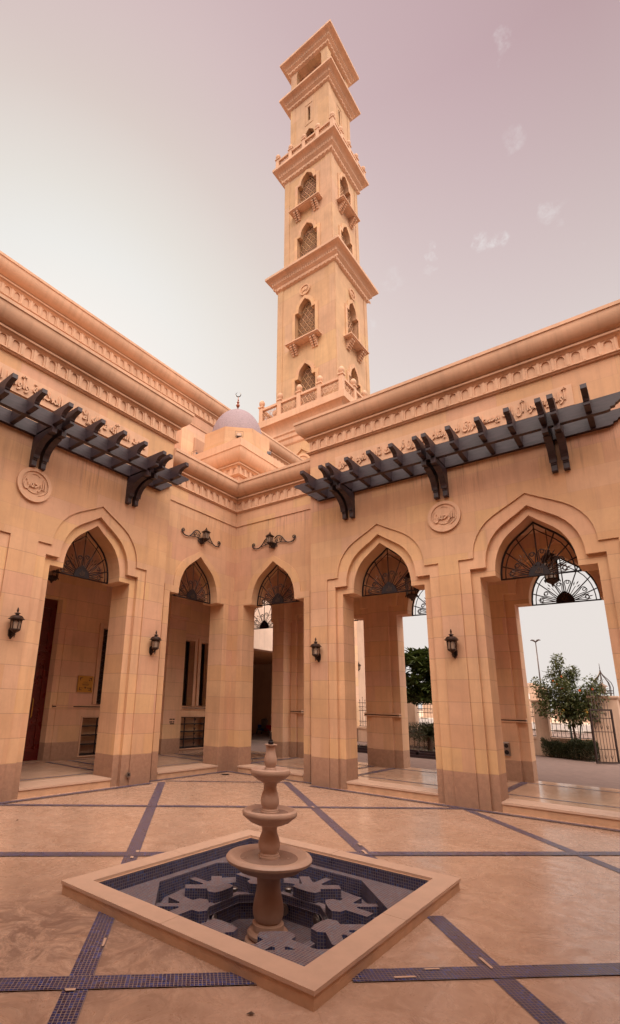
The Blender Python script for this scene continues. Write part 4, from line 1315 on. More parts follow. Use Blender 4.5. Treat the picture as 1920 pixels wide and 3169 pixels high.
# ------------------------------------------------------------------ lanterns
def wall_lantern(label, loc, rz, first=None, group='bracket lanterns on the piers'):
    if first is not None: return copy_thing(first, loc, rz, label)
    th = thing('wall_lantern', label, 'lantern', loc, group, rz)
    # local axes: x along wall, -y out of the wall, origin on the wall at lamp base height
    b = bmesh.new()
    c = (0, -.13, 0)
    lathe(b, [(0, .395), (.008, .39), (.014, .365), (.020, .345), (.012, .325), (.010, .315), (.045, .30), (.048, .292), (.03, .285), (.028, .27), (.07, .26), (.095, .24), (.108, .215), (.128, .202), (.128, .195), (.098, .19), (.085, .175), (0, .175)], c, 6, ang0=PI / 6)
    child('cap', b, M['bronze'], th)
    b = bmesh.new()
    lathe(b, [(.078, .185), (.066, .035), (0, .035)], c, 6, ang0=PI / 6)
    child('glass', b, M['lampglass'], th)
    b = bmesh.new()
    for i in range(6):
        a = PI / 6 + i * PI / 3
        tube(b, [(c[0] + .083 * math.cos(a), c[1] + .083 * math.sin(a), .185), (c[0] + .070 * math.cos(a), c[1] + .070 * math.sin(a), .03)], .0075, 4)
        a2 = a + PI / 3
        pts = [(c[0] + .083 * (math.cos(a) * (1 - t) + math.cos(a2) * t), c[1] + .083 * (math.sin(a) * (1 - t) + math.sin(a2) * t), .178 - .028 * (abs(2 * t - 1) ** 2)) for t in [k / 6 for k in range(7)]]
        tube(b, pts, .006, 4)
    lathe(b, [(.080, .04), (.082, .025), (.06, .005), (.03, -.015), (.012, -.03), (.012, -.045), (.02, -.055), (.008, -.07), (.006, -.085), (.012, -.092), (0, -.10)], c, 6, ang0=PI / 6)
    child('frame', b, M['bronze'], th)
    b = bmesh.new()
    lathe(b, [(.018, .04), (.02, .08), (.024, .10), (.024, .15), (.014, .165), (0, .168)], c, 10)
    child('bulb', b, M['bulb'], th)
    b = bmesh.new()
    prism(b, [(-.045, -.06), (0, -.12), (.045, -.06), (.05, .02), (.035, .06), (0, .08), (-.035, .06), (-.05, .02)], 0, -.022, lambda u, d, z: Vector((u, d, z)))
    tube(b, [(0, -.02, -.03), (0, -.05, -.06), (0, -.09, -.055), (0, -.115, -.03), (0, -.12, .0)], .014, 6)
    child('wall_plate', b, M['bronze'], th)
    return th
wl = wall_lantern('small bracket lantern between the two right-hand arches, under the round medallion', (5.60, -.322, 2.56), 0)
wall_lantern('small bracket lantern between the corner arch and the first right-hand arch', (2.775, -.322, 2.57), 0, wl)
wall_lantern('small bracket lantern at the left picture edge, left of the red-brown door', (.222, -5.74, 2.60), PI / 2, wl)
wall_lantern('small bracket lantern between the left arch and the corner, above the drain outlet', (.222, -2.785, 2.59), PI / 2, wl)
wall_lantern('tiny bracket lantern on the pale wall seen through the first right-hand arch', (-3.19, 12.9, 3.25), PI / 2, wl)
wall_lantern('half hidden lantern inside the gallery, beyond the iron fan of the first right-hand arch', (5.0, 2.645, 3.0), 0, wl) if False else None

def scroll_lantern(label, loc, rz, first=None):
    if first is not None: return copy_thing(first, loc, rz, label)
    th = thing('scroll_lantern', label, 'lantern', loc, 'lanterns on wrought iron scroll brackets', rz)
    b = bmesh.new()
    def sp(cx, cz, r0, r1, a0, turns, sgn, n=18):
        return [(cx + (r0 + (r1 - r0) * i / n) * math.cos(a0 + sgn * turns * 2 * PI * i / n), -.03, cz + (r0 + (r1 - r0) * i / n) * math.sin(a0 + sgn * turns * 2 * PI * i / n)) for i in range(n + 1)]
    for s in (-1, 1):
        # outer long arm with a curled tip
        arm = [(s * x, -.03, z) for x, z in ((.04, .14), (.12, .20), (.20, .20), (.27, .15), (.33, .07), (.39, .01), (.45, -.025), (.53, -.03), (.60, -.015), (.655, .03), (.675, .075))]
        tube(b, arm, .013, 6)
        tube(b, [(s * x, -.03, z) for x, _, z in sp(.625, .085, .05, .012, -.2, 1.25, 1)], .011, 5)
        tube(b, [(s * x, -.03, z) for x, z in ((.40, .0), (.30, .01), (.22, .03), (.12, .02), (.04, .0))], .010, 5)
        tube(b, [(s * x, -.03, z) for x, _, z in sp(.22, .09, .055, .012, -1.4, 1.2, 1)], .008, 5)
        tube(b, [(s * x, -.03, z) for x, _, z in sp(.115, .085, .05, .012, -1.4, 1.2, -1)], .008, 5)
        tube(b, [(s * x, -.03, z) for x, _, z in sp(.10, -.045, .045, .010, 1.4, 1.2, 1)], .008, 5)
    child('scroll_bracket', b, M['iron'], th)
    c = (0, -.17, .0)
    b = bmesh.new()
    lathe(b, [(0, .30), (.010, .285), (.016, .27), (.008, .255), (.035, .245), (.03, .23), (.06, .215), (.115, .175), (.118, .165), (.08, .155), (0, .155)], c, 4, ang0=PI / 4)
    child('cap', b, M['bronze'], th)
    b = bmesh.new(); lathe(b, [(.078, .16), (.066, .0), (0, .0)], c, 4, ang0=PI / 4); child('glass', b, M['lampglass'], th)
    b = bmesh.new()
    for i in range(4):
        a = PI / 4 + i * PI / 2
        tube(b, [(c[0] + .083 * math.cos(a), c[1] + .083 * math.sin(a), .16), (c[0] + .070 * math.cos(a), c[1] + .070 * math.sin(a), .0)], .009, 4)
        m_ = i * PI / 2
        tube(b, [(c[0] + .057 * math.cos(m_), c[1] + .057 * math.sin(m_), .16), (c[0] + .048 * math.cos(m_), c[1] + .048 * math.sin(m_), .0)], .005, 4)
    lathe(b, [(.08, .01), (.08, -.01), (.04, -.035), (.015, -.05), (.02, -.065), (0, -.08)], c, 4, ang0=PI / 4)
    tube(b, [(0, 0, -.06), (0, -.08, -.085), (0, -.16, -.05)], .014, 6)
    lathe(b, [(0, -.11), (.05, -.10), (.05, .04), (0, .05)], (0, -.03, 0), 8)
    child('frame', b, M['bronze'], th)
    return th
sl = scroll_lantern('square lantern on iron scrolls above the right corner arch', (1.285, 0, 5.43), 0)
scroll_lantern('square lantern on iron scrolls above the left corner arch', (0, -1.30, 5.43), PI / 2, sl)

def hanging_lantern(label, loc, first=None, group='hanging lanterns in the gallery'):
    if first is not None: return copy_thing(first, loc, 0, label)
    th = thing('hanging_lantern', label, 'lantern', loc, group)
    b = bmesh.new()
    tube(b, [(0, 0, .62), (0, 0, 1.45)], .008, 5)
    for i in range(16): lathe(b, [(0, -.015), (.014, 0), (0, .015)], (0, 0, .66 + i * .05), 5)
    child('chain', b, M['iron'], th)
    b = bmesh.new()
    lathe(b, [(0, .66), (.03, .64), (.03, .60), (.07, .57), (.12, .53), (.155, .46), (.155, .44), (.12, .43), (0, .43)], (0, 0, 0), 8, ang0=PI / 8)
    lathe(b, [(.12, .06), (.135, .04), (.11, .0), (.06, -.03), (.03, -.05), (.02, -.08), (0, -.10)], (0, 0, 0), 8, ang0=PI / 8)
    for i in range(8):
        a = PI / 8 + i * PI / 4
        tube(b, [(.125 * math.cos(a), .125 * math.sin(a), .44), (.118 * math.cos(a), .118 * math.sin(a), .05)], .010, 4)
        lathe(b, [(0, .02), (.012, .01), (.008, -.02), (0, -.03)], (.135 * math.cos(a), .135 * math.sin(a), .02), 5)
        lathe(b, [(0, .03), (.012, .01), (.008, -.01), (0, -.02)], (.15 * math.cos(a), .15 * math.sin(a), .47), 5)
    child('frame', b, M['bronze'], th)
    b = bmesh.new(); lathe(b, [(.112, .43), (.108, .06)], (0, 0, 0), 8, ang0=PI / 8); child('glass', b, M['lampglass'], th)
    return th
hl = hanging_lantern('big hanging lantern in the gallery behind the fan of the rightmost arch', (7.02, 1.45, 4.03))
hanging_lantern('hanging lantern in the gallery partly behind the fan of the first right-hand arch', (4.19, 1.45, 4.03), hl)
hanging_lantern('hanging lantern in the left gallery beside the top of the red-brown door', (-1.70, -4.12, 4.08), hl)

def floodlight(label, loc, rz, first=None, tilt=0):
    if first is not None: return copy_thing(first, loc, rz, label)
    th = thing('floodlight', label, 'floodlight', loc, 'floodlights around the little dome', rz)
    b = bmesh.new()
    box(b, -.07, .07, -.06, .06, .03, .14, bev=.012)
    child('housing', b, M['grey'], th)
    b = bmesh.new(); box(b, -.058, .058, -.066, -.061, .045, .125); child('lens', b, M['coping'], th)
    b = bmesh.new()
    for s_ in (-1, 1): tube(b, [(s_ * .085, 0, .09), (s_ * .085, 0, .0), (0, 0, 0)], .006, 4)
    for z in (-.01, .18): tube(b, [(-.12, -.08, z), (.12, -.08, z)], .005, 4)
    for x in (-.12, .12): tube(b, [(x, -.08, -.01), (x, -.08, .18)], .005, 4)
    child('cage', b, M['iron'], th)
    return th
fl = floodlight('caged floodlight on the drum facing the courtyard, below the dome', (pcx + .80, pcy - .80, 9.42), PI / 4)
floodlight('caged floodlight at the left corner of the dome drum', (pcx - .62, pcy - 1.22, 9.02), 0, fl)
f3 = floodlight('dark floodlight tilted up on the right side of the dome drum', (pcx + 1.28, pcy + .10, 9.03), PI * .75, fl)
floodlight('small floodlight low on the right, at the far end of the pavilion cornice', (pcx + 1.30, pcy + 1.25, 9.0), PI / 2, fl)

# ------------------------------------------------------------------ fountain
ft = thing('fountain', 'three-tiered marble fountain standing in a square pool lined with blue mosaic', 'fountain', (FC.x, FC.y, 0))
def sqr(h): return [(-h, -h), (h, -h), (h, h), (-h, h)]
b = bmesh.new()
prism(b, [sqr(PO - .010), sqr(PO - .20)], -.10, .079, FXY)
child('pool_wall', b, M['rimside'], ft)
b = bmesh.new()
hi = PO - .185
for k in range(4):     # mitred coping slabs, two per side
    a = k * PI / 2; ca, sa = math.cos(a), math.sin(a)
    for (u0, u1, m0, m1) in ((-1, 0, 1, 0), (0, 1, 0, 1)):
        pts = [(u0 * PO if m0 else -.001 * 1, -PO), (u1 * PO if m1 else -.004, -PO), (u1 * hi if m1 else -.004, -hi), (u0 * hi if m0 else .0, -hi)]
        if u0 == 0: pts = [(.002, -PO), (PO, -PO), (hi, -hi), (.002, -hi)]
        else: pts = [(-PO, -PO), (-.002, -PO), (-.002, -hi), (-hi, -hi)]
        pts = [(x * ca - y * sa, x * sa + y * ca) for x, y in pts]
        prism(b, pts, .079, .102, FXY)
cpg = child('coping', b, M['coping'], ft)
def ngon(r_in, n=8, a0=None):
    rr = r_in / math.cos(PI / n); a0 = PI / n if a0 is None else a0
    return [(rr * math.cos(a0 + 2 * PI * i / n), rr * math.sin(a0 + 2 * PI * i / n)) for i in range(n)]
b = bmesh.new()
hw = PO - .2025
# square tile wall below the coping
s_ = sqr(hw)
for i in range(4):
    a, c = s_[i], s_[(i + 1) % 4]; L_ = 2 * hw
    quad(b, [(a[0], a[1], -.035), (c[0], c[1], -.035), (c[0], c[1], .078), (a[0], a[1], .078)], [(0, 0), (L_, 0), (L_, .102), (0, .102)], 0)
prism(b, [s_, ngon(.965)], -.14, -.034, FXY, caps=(False, True), sides=False, mi=1)
o_ = ngon(.965)
for i in range(8):
    a, c = o_[i], o_[(i + 1) % 8]; L_ = math.hypot(a[0] - c[0], a[1] - c[1])
    quad(b, [(a[0], a[1], -.30), (c[0], c[1], -.30), (c[0], c[1], -.034), (a[0], a[1], -.034)], [(0, 0), (L_, 0), (L_, .266), (0, .266)], 0)
prism(b, [ngon(.975), ngon(.50)], -.5, -.245, FXY, caps=(False, True), sides=False, mi=1)
o_ = ngon(.512)
for i in range(8):
    a, c = o_[i], o_[(i + 1) % 8]; L_ = math.hypot(a[0] - c[0], a[1] - c[1])
    quad(b, [(a[0], a[1], -.40), (c[0], c[1], -.40), (c[0], c[1], -.235), (a[0], a[1], -.235)], [(0, 0), (L_, 0), (L_, .165), (0, .165)], 0)
prism(b, ngon(.52), -.45, -.385, FXY, caps=(False, True), sides=False, mi=1)
# low parapet around the inner basin
prism(b, [ngon(.575), ngon(.51)], -.26, -.18, FXY, mi=0, micap=1)
child('pool_lining', b, [M['mosaic_pool'], M['mosaic_top']], ft)
for k in range(8):
    a = k * PI / 4 - R(2); ca, sa = math.cos(a), math.sin(a)
    rot = lambda pts: [(x * ca - y * sa, x * sa + y * ca) for x, y in pts]
    b = bmesh.new()
    head = [(.515, -.06), (.53, -.125), (.60, -.145), (.655, -.105), (.80, -.245), (.875, -.175), (.765, -.06), (.775, -.035), (.965, -.035), (.965, .035), (.775, .035), (.765, .06), (.875, .175), (.80, .245), (.655, .105), (.60, .145), (.53, .125), (.515, .06)]
    prism(b, rot(head), -.39, -.095, FXY, mi=0, micap=1)
    child('pool_pier', b, [M['mosaic_pool'], M['mosaic_top']], ft)
    # terrace with a scalloped well between the piers
    a = (k + .5) * PI / 4 - R(2); ca, sa = math.cos(a), math.sin(a)
    b = bmesh.new()
    arc = [(.66 + .17 * math.cos(t), .24 * math.sin(t)) for t in [R(-100 + 200 * i / 12) for i in range(13)]]
    terr = [(.93, -.30)] + [(1.0, .0)] + [(.93, .30)] + [(.60, .30)] + list(reversed(arc)) + [(.60, -.30)]
    prism(b, rot(terr), -.26, -.165, FXY, mi=0, micap=1)
    child('pool_terrace', b, [M['mosaic_pool'], M['mosaic_top']], ft)
    b = bmesh.new()
    ctr = (.70 * ca, .70 * sa, -.245)
    lathe(b, [(.032, 0), (.036, .02), (.03, .05), (.036, .075), (.03, .08), (0, .08)], ctr, 12)
    child('pool_lamp', b, M['steel'], ft, True)
# wall lights and floor fittings
b = bmesh.new()
for k in (2.5, 1.5, 4.5):
    a = k * PI / 4 - R(2)
    c_ = Vector((.505 * math.cos(a), .505 * math.sin(a), -.29)); n_ = Vector((-math.cos(a), -math.sin(a), 0)); t_ = Vector((-math.sin(a), math.cos(a), 0))
    for r0, r1, d0, d1 in ((.0, .055, .0, .012), (.02, .035, .012, .022), (0, .012, .012, .018)):
        for i in range(20):
            a0, a1 = 2 * PI * i / 20, 2 * PI * (i + 1) / 20
            f0 = lambda r, aa, d: c_ + t_ * (r * math.cos(aa)) + Vector((0, 0, r * math.sin(aa))) + n_ * d
            quad(b, [f0(r0, a0, d1), f0(r1, a0, d1), f0(r1, a1, d1), f0(r0, a1, d1)]) if r0 > 0 else quad(b, [f0(0, a0, d1), f0(r1, a0, d1), f0(r1, a1, d1)])
            quad(b, [f0(r1, a0, d0), f0(r1, a1, d0), f0(r1, a1, d1), f0(r1, a0, d1)])
child('wall_light', b, M['steel'], ft)
for (x, y, r) in ((-.40, -.02, .045), (.30, -.36, .085), (-.18, -.22, .085)):
    b = bmesh.new(); lathe(b, [(0, .02), (r * .86, .018), (r, .008), (r, 0)], (x, y, -.386), 24)
    if r > .05:
        for i in range(26): 
            a = 2 * PI * i / 26; x_, y_ = x + r * .93 * math.cos(a), y + r * .93 * math.sin(a)
            box(b, x_ - .004, x_ + .004, y_ - .004, y_ + .004, -.386, -.360, mi=1)
    child('floor_drain', b, [M['grime_top'], M['iron']], ft)
def bowl(r, z, name='bowl'):
    b = bmesh.new(); k = r
    lathe(b, [(.0, -.020), (r * .30, -.022), (r * .62, -.012), (r * .80, .004), (r * .86, .016), (r * .885, .018), (r * .97, .008), (r, -.008), (r * .985, -.028), (r * .93, -.042), (r * .88, -.048), (r * .72, -.082 * (r / .25) ** .4), (r * .50, -.105 * (r / .25) ** .4), (r * .34, -.112 * (r / .25) ** .4), (0, -.112 * (r / .25) ** .4)], (0, 0, z), 56)
    o = child(name, b, M['fountain'], ft, True)
    b = bmesh.new(); lathe(b, [(0, -.008), (r * .76, -.0075)], (0, 0, z), 40)
    child('water', b, M['grime_top'], o, True)
bowl(.185, .995); bowl(.25, .65); bowl(.382, .285)
def vase(z0, z1, rb, rn):
    H = z1 - z0; b = bmesh.new()
    lathe(b, [(rb * .92, 0), (rb * .97, H * .02), (rb * .97, H * .075), (rb * .90, H * .09), (rb * .90, H * .13), (rb * .74, H * .155), (rb * .80, H * .20), (rb * .95, H * .28), (rb, H * .38), (rb * .985, H * .46), (rb * .88, H * .58), (rb * .72, H * .72), (rb * .68, H * .80), (rb * .72, H * .88), (rb * .84, H * .95), (rn, H * .97), (rn * 1.02, H * 1.0), (0, H)], (0, 0, z0), 40)
    return child('vase', b, M['fountain'], ft, True)
vase(.985, 1.222, .060, .060); vase(.63, .905, .085, .084); vase(.27, .555, .098, .092)
b = bmesh.new()
lathe(b, [(.205, -.40), (.20, -.385), (.195, -.35), (.155, -.335), (.175, -.32), (.178, -.295), (.165, -.28), (.135, -.275), (.138, -.255), (.135, -.225), (.105, -.215), (.118, -.20), (.132, -.16), (.134, -.12), (.125, -.06), (.108, .01), (.102, .07), (.104, .11), (.118, .15), (.122, .175), (0, .18)], (0, 0, 0), 48)
child('column', b, M['fountain'], ft, True)
b = bmesh.new(); lathe(b, [(.018, 1.22), (.026, 1.225), (.026, 1.243), (.018, 1.25), (.018, 1.262), (.007, 1.266), (.006, 1.33), (0, 1.33)], (0, 0, 0), 12)
child('nozzle', b, M['iron'], ft, True)

# ------------------------------------------------------------------ small fittings
vt = thing('drain_outlet', 'small round drain outlet low on the left pier beside the lantern', 'drain outlet', (.222, -3.10, .20))
b = bmesh.new()
for r0, r1, d in ((.02, .05, .018), (0, .03, .010)):
    for i in range(14):
        a0, a1 = 2 * PI * i / 14, 2 * PI * (i + 1) / 14
        quad(b, [Vector((d, r0 * math.cos(a0), r0 * math.sin(a0))), Vector((d, r1 * math.cos(a0), r1 * math.sin(a0))), Vector((d, r1 * math.cos(a1), r1 * math.sin(a1))), Vector((d, r0 * math.cos(a1), r0 * math.sin(a1)))]) if r0 else None
        quad(b, [Vector((0, r1 * math.cos(a0), r1 * math.sin(a0))), Vector((0, r1 * math.cos(a1), r1 * math.sin(a1))), Vector((d, r1 * math.cos(a1), r1 * math.sin(a1))), Vector((d, r1 * math.cos(a0), r1 * math.sin(a0)))])
child('collar', b, M['steel'], vt)
b = bmesh.new()
for i in range(5): box(b, .008, .020, -.03 + i * .014, -.024 + i * .014, -.03, .03)
child('grate', b, M['iron'], vt)
ic = thing('speaker_box', 'small grey speaker box low on the inner pier in the rightmost arch', 'speaker', (5.61, 2.655, .78))
b = bmesh.new(); box(b, -.065, .065, -.045, 0, -.14, .14, bev=.012); child('housing', b, M['steel'], ic)
b = bmesh.new()
for z, r in ((.065, .042), (-.065, .045)):
    lathe(b, [(r, 0), (r, .008), (r * .8, .010), (0, .004)], (0, 0, 0), 16)
    for v in b.verts[-49:] if False else []: pass
bm2 = bmesh.new()
for z, r in ((.065, .042), (-.065, .045)):
    for i in range(16):
        a0, a1 = 2 * PI * i / 16, 2 * PI * (i + 1) / 16
        quad(bm2, [(0, -.052, z), (r * math.cos(a0), -.049, z + r * math.sin(a0)), (r * math.cos(a1), -.049, z + r * math.sin(a1))])
b.free(); child('cone', bm2, M['iron'], ic)

# ------------------------------------------------------------------ garden beyond the gallery
YF = 12.45
def fence_pillar(label, x, y, w, h, first=None):
    th = thing('fence_pillar', label, 'pillar', (x, y, 0), 'stone pillars of the boundary wall')
    b = bmesh.new(); box(b, -w, w, -w, w, 0, h - .13); child('shaft', b, M['paleout'], th)
    b = bmesh.new()
    sweep(b, [(-w, -w), (w, -w), (w, w), (-w, w)], [(-.1, h), (.05, h), (.06, h - .03), (.05, h - .07), (.02, h - .10), (.0, h - .13), (-.1, h - .13)], side=1, closed=True)
    prism(b, [(-w, -w), (w, -w), (w, w), (-w, w)], h - .02, h - .001, FXY)
    child('cap', b, M['paleout'], th)
    return th
def fence(label, x0, x1, y):
    xc = (x0 + x1) / 2; hl_ = (x1 - x0) / 2
    th = thing('fence', label, 'fence', (xc, y, 0), 'lengths of iron fence on the boundary wall')
    b = bmesh.new(); box(b, -hl_, hl_, -.12, .12, 0, .56); box(b, -hl_, hl_, -.16, .16, .56, .64)
    child('low_wall', b, M['paleout'], th)
    b = bmesh.new()
    n = int(2 * hl_ / .13); 
    for i in range(n):
        x = -hl_ + (i + .5) * 2 * hl_ / n
        top = 1.92 if i % 2 else 1.80
        tube(b, [(x, 0, .66), (x, 0, top)], .009, 4)
        quad(b, [(x - .018, 0, top), (x, -.006, top - .03), (x + .018, 0, top), (x, 0, top + .07)])
        if i % 2 and i + 1 < n:
            for zc in (.80, 1.42):
                for s_ in (-1, 1):
                    pts = [(x + s_ * (.065 - .035 * (1 - t / 9) * math.cos(t)), 0, zc + .035 * (1 - t / 9) * math.sin(t)) for t in [k * .7 for k in range(9)]]
                    tube(b, pts, .006, 3)
    for z in (.67, .88, 1.36, 1.52, 1.70): tube(b, [(-hl_, 0, z), (hl_, 0, z)], .012, 4)
    child('iron_railing', b, M['iron'], th)
    return th
fence('iron fence length behind the flowering tree, right of its pillar', 4.88, 6.22, YF)
fence('iron fence length seen just past the jamb of the rightmost arch', 1.9, 4.42, YF)
fence('iron fence length behind the palms, right of the slim garden pillar', .25, 1.50, YF) if False else None
fence_pillar('boundary pillar behind the flowering tree, left end of the hedge', 4.65, YF, .22, 1.95)
gp = fence_pillar('broad gate pillar carrying the iron lantern dome', 6.68, 12.1, .40, 2.13)
fence('iron fence length behind the palms to the right of the slim pillar', -.12, 1.46, YF)
fence('iron fence length behind the palms to the left of the slim pillar', -2.9, -.52, YF)
fence_pillar('slim boundary pillar seen behind the palm fronds', -.32, YF, .18, 1.95)
fence_pillar('boundary pillar hidden by the frangipani trunk', 1.68, YF, .2, 1.95)
fence('iron fence length beyond the gate pillar at the right picture edge', 9.4, 14.0, YF)

dl = thing('dome_lantern', 'openwork onion-shaped iron cage with a lamp, on top of the gate pillar', 'lantern', (6.70, 12.1, 2.13))
b = bmesh.new()
for i in range(8):
    a = i * PI / 4
    prof = [(.29, 0), (.30, .18), (.31, .30), (.27, .45), (.18, .58), (.09, .68), (.03, .78), (.01, .86)]
    tube(b, [(r * math.cos(a), r * math.sin(a), z) for r, z in prof], .012, 4)
for z, r in ((.0, .29), (.18, .30), (.10, .295)):
    tube(b, [(r * math.cos(2 * PI * i / 24), r * math.sin(2 * PI * i / 24), z) for i in range(24)], .010, 4, closed=True)
child('cage', b, M['bronze'], dl)
b = bmesh.new()
for i, z in enumerate((.88, .93, .98, 1.03, 1.07)):
    r = .026 - i * .003; lathe(b, [(0, -r), (r, 0), (0, r)], (0, 0, z), 8)
tube(b, [(0, 0, .82), (0, 0, 1.12)], .006, 4)
child('finial', b, M['bronze'], dl)
b = bmesh.new()
lathe(b, [(0, .46), (.03, .42), (.16, .34), (.16, .32), (.10, .31), (.08, .12), (0, .10)], (0, 0, 0), 8)
child('lamp', b, M['lampglass'], dl)

gt = thing('garden_gate', 'open wrought iron gate leaf with arched bar tops beside the gate pillar', 'gate', (6.41, 10.32, 0), None, math.atan2(.63, .51))
b = bmesh.new(); gw = .82
for x in (0, gw): box(b, x - .022, x + .022, -.022, .022, .03, 1.66)
for z in (.05, 1.66): box(b, -.022, gw + .022, -.02, .02, z - .025, z + .025)
child('frame', b, M['iron_w'], gt)
b = bmesh.new()
for z in (.45, .98, 1.40): tube(b, [(0, 0, z), (gw, 0, z)], .010, 4)
for i in range(1, 7):
    x = gw * i / 7; top = 1.68 + .72 * (1 - i / 7.5) ** .8
    tube(b, [(x, 0, .08), (x, 0, top)], .010, 4)
    lathe(b, [(0, 0), (.015, .02), (0, .07)], (x, 0, top), 5)
    if i % 2:
        for zc in (.20, 1.1, 1.5):
            for s_ in (-1, 1):
                tube(b, [(x, 0, zc - .04), (x + s_ * .03, -.01, zc), (x + s_ * .05, -.01, zc + .07)], .008, 3)
tube(b, [(0, 0, 1.66), (0, 0, 2.42)], .012, 4)
child('bar', b, M['iron_w'], gt)

# hedge and planting ------------------------------------------------
def leaf(bm, p, d, up, L_, w):
    d = d.normalized(); s = d.cross(up)
    if s.length < 1e-3: s = Vector((1, 0, 0))
    s.normalize(); n = s.cross(d)
    m_ = p + d * L_ * .45 + n * L_ * .06
    quad(bm, [p, m_ - s * w, p + d * L_ - n * L_ * .10, m_ + s * w])
def rv(): 
    while True:
        v = Vector((random.uniform(-1, 1), random.uniform(-1, 1), random.uniform(-1, 1)))
        if .05 < v.length < 1: return v
hg = thing('hedge', 'low clipped hedge at the foot of the boundary wall, left of the gate', 'hedge', (5.55, 11.6, 0))
b = bmesh.new()
for i in range(15000):
    u = random.random(); v = random.uniform(-1, 1); h = random.random() ** .7
    x = -.92 + 1.75 * u; wdt = .36 + .07 * math.sin(x * 5.3) + .05 * math.sin(x * 13)
    top = .56 + .08 * math.sin(x * 4.1) + .05 * math.sin(x * 11) + (.10 if random.random() < .05 else 0)
    z = top * h; y = v * wdt * (1 - .25 * h * h)
    if abs(v) < .45 and h < .6: continue
    yy = y - (x) * .38 + .12
    leaf(b, Vector((x, yy, max(.02, z))), rv() + Vector((0, -.3 * (v < 0), .5)), Vector((0, 0, 1)), random.uniform(.035, .075), random.uniform(.010, .018))
child('foliage', b, M['hedge'], hg)
b = bmesh.new()
for i in range(14):
    x = -.85 + 1.65 * i / 13; yy = -x * .38 + .12
    tube(b, [(x, yy, 0), (x + .03, yy + .05, .25), (x - .02, yy - .04, .5)], .012, 4)
child('stem', b, M['bark'], hg)

tr = thing('flowering_tree', 'small loose tree with orange-red flowers and stakes, in front of the boundary fence', 'tree', (5.72, 11.85, 0))
b = bmesh.new()
trunk = [Vector((0, 0, 0)), Vector((.01, 0, .5)), Vector((-.03, .02, 1.0)), Vector((.02, 0, 1.45)), Vector((0, .0, 1.75))]
tube(b, trunk, .045, 7, taper=lambda t: 1 - .4 * t)
tips = []
branches = [((0, 0, 1.35), (-.35, -.1, 1.85), (-.75, -.15, 2.25)), ((0, 0, 1.45), (-.3, .2, 2.1), (-.45, .25, 2.9)), ((0, 0, 1.55), (-.12, -.05, 2.4), (-.25, -.05, 3.35)),
            ((0, 0, 1.6), (.1, .1, 2.3), (.15, .05, 3.0)), ((0, 0, 1.5), (.35, 0, 2.0), (.75, .05, 2.5)), ((0, 0, 1.4), (.4, -.2, 1.8), (.95, -.1, 2.2)),
            ((0, 0, 1.3), (-.3, -.3, 1.55), (-.85, -.2, 1.65)), ((0, 0, 1.45), (.2, .3, 1.8), (.45, .35, 2.15)), ((0, 0, 1.3), (.25, -.3, 1.5), (.6, -.25, 1.6)), ((0, 0, 1.6), (-.05, -.3, 2.0), (-.1, -.4, 2.4)), ((0,0,1.5),(-.5,.1,1.9),(-1.0,.1,2.5))]
for br in branches:
    tube(b, [Vector(q) for q in br], .022, 5, taper=lambda t: 1 - .6 * t)
    a, m_, c = [Vector(q) for q in br]
    for k in range(9):
        t = .35 + .65 * k / 8
        p = (a * (1 - t) + m_ * t) if t < .5 else (m_ * (1 - (t - .5) * 2) + c * (t - .5) * 2)
        tips.append((p + rv() * .12, .20 if br[2][2] < 3 else .13))
    tips.append((c, .16))
for (x, dx) in ((-.09, -.01), (.10, .12)): pass
child('trunk', b, M['bark'], tr)
b = bmesh.new()
for p, r in tips:
    for i in range(80):
        q = p + rv() * r * 1.5
        leaf(b, q, rv() + Vector((0, 0, -.1)) + (q - p) * 2.5, Vector((0, 0, 1)), random.uniform(.07, .13), random.uniform(.022, .040))
child('crown', b, M['leaf'], tr)
b = bmesh.new()
for q in ((-.12, -.35, 2.78), (-.30, -.30, 2.52), (.72, -.15, 2.35), (-.42, -.25, 2.62), (.35, -.3, 2.3), (-.15, -.42, 2.35)):
    for i in range(9):
        a = i * 2.4; leaf(b, Vector(q), Vector((math.cos(a), -.6, math.sin(a))), Vector((0, -1, 0)), .05, .022)
child('flower', b, M['flower'], tr)
b = bmesh.new(); tube(b, [(-.10, -.05, 0), (-.11, -.05, 1.25)], .03, 5); tube(b, [(.03, -.04, 0), (.22, -.05, 1.2)], .022, 5)
child('stake', b, M['sack'], tr)

# frangipani with big glossy leaves, left of the first arch's garden view
fg = thing('frangipani_tree', 'dark glossy broad-leaved tree filling the garden view of the first right-hand arch', 'tree', (1.9, 10.3, 0))
b = bmesh.new()
tube(b, [(0, 0, 0), (.05, 0, .8), (.02, .1, 1.5), (-.1, .1, 2.1)], .07, 7, taper=lambda t: 1 - .3 * t)
ros = []
for i in range(210):
    a = random.uniform(0, 2 * PI); r = 1.55 * random.random() ** .55; z = 1.75 + random.uniform(0, 2.1) * (1 - .12 * (r / 1.2) ** 2)
    ros.append(Vector((r * math.cos(a) - .35, r * .7 * math.sin(a), z)))
for q in ros[:26]: tube(b, [Vector((-.05, .1, 1.6)), Vector((q.x * .5, q.y * .5, (1.8 + q.z) / 2)), q], .022, 5, taper=lambda t: 1 - .5 * t)
child('trunk', b, M['bark'], fg)
b = bmesh.new()
for q in ros:
    for i in range(24):
        a = i * 2.4; el = random.uniform(-.5, .8)
        leaf(b, q + rv() * .06, Vector((math.cos(a) * math.cos(el), math.sin(a) * math.cos(el), math.sin(el))), Vector((0, 0, 1)), random.uniform(.26, .42), random.uniform(.045, .065))
child('crown', b, M['leafdk'], fg)

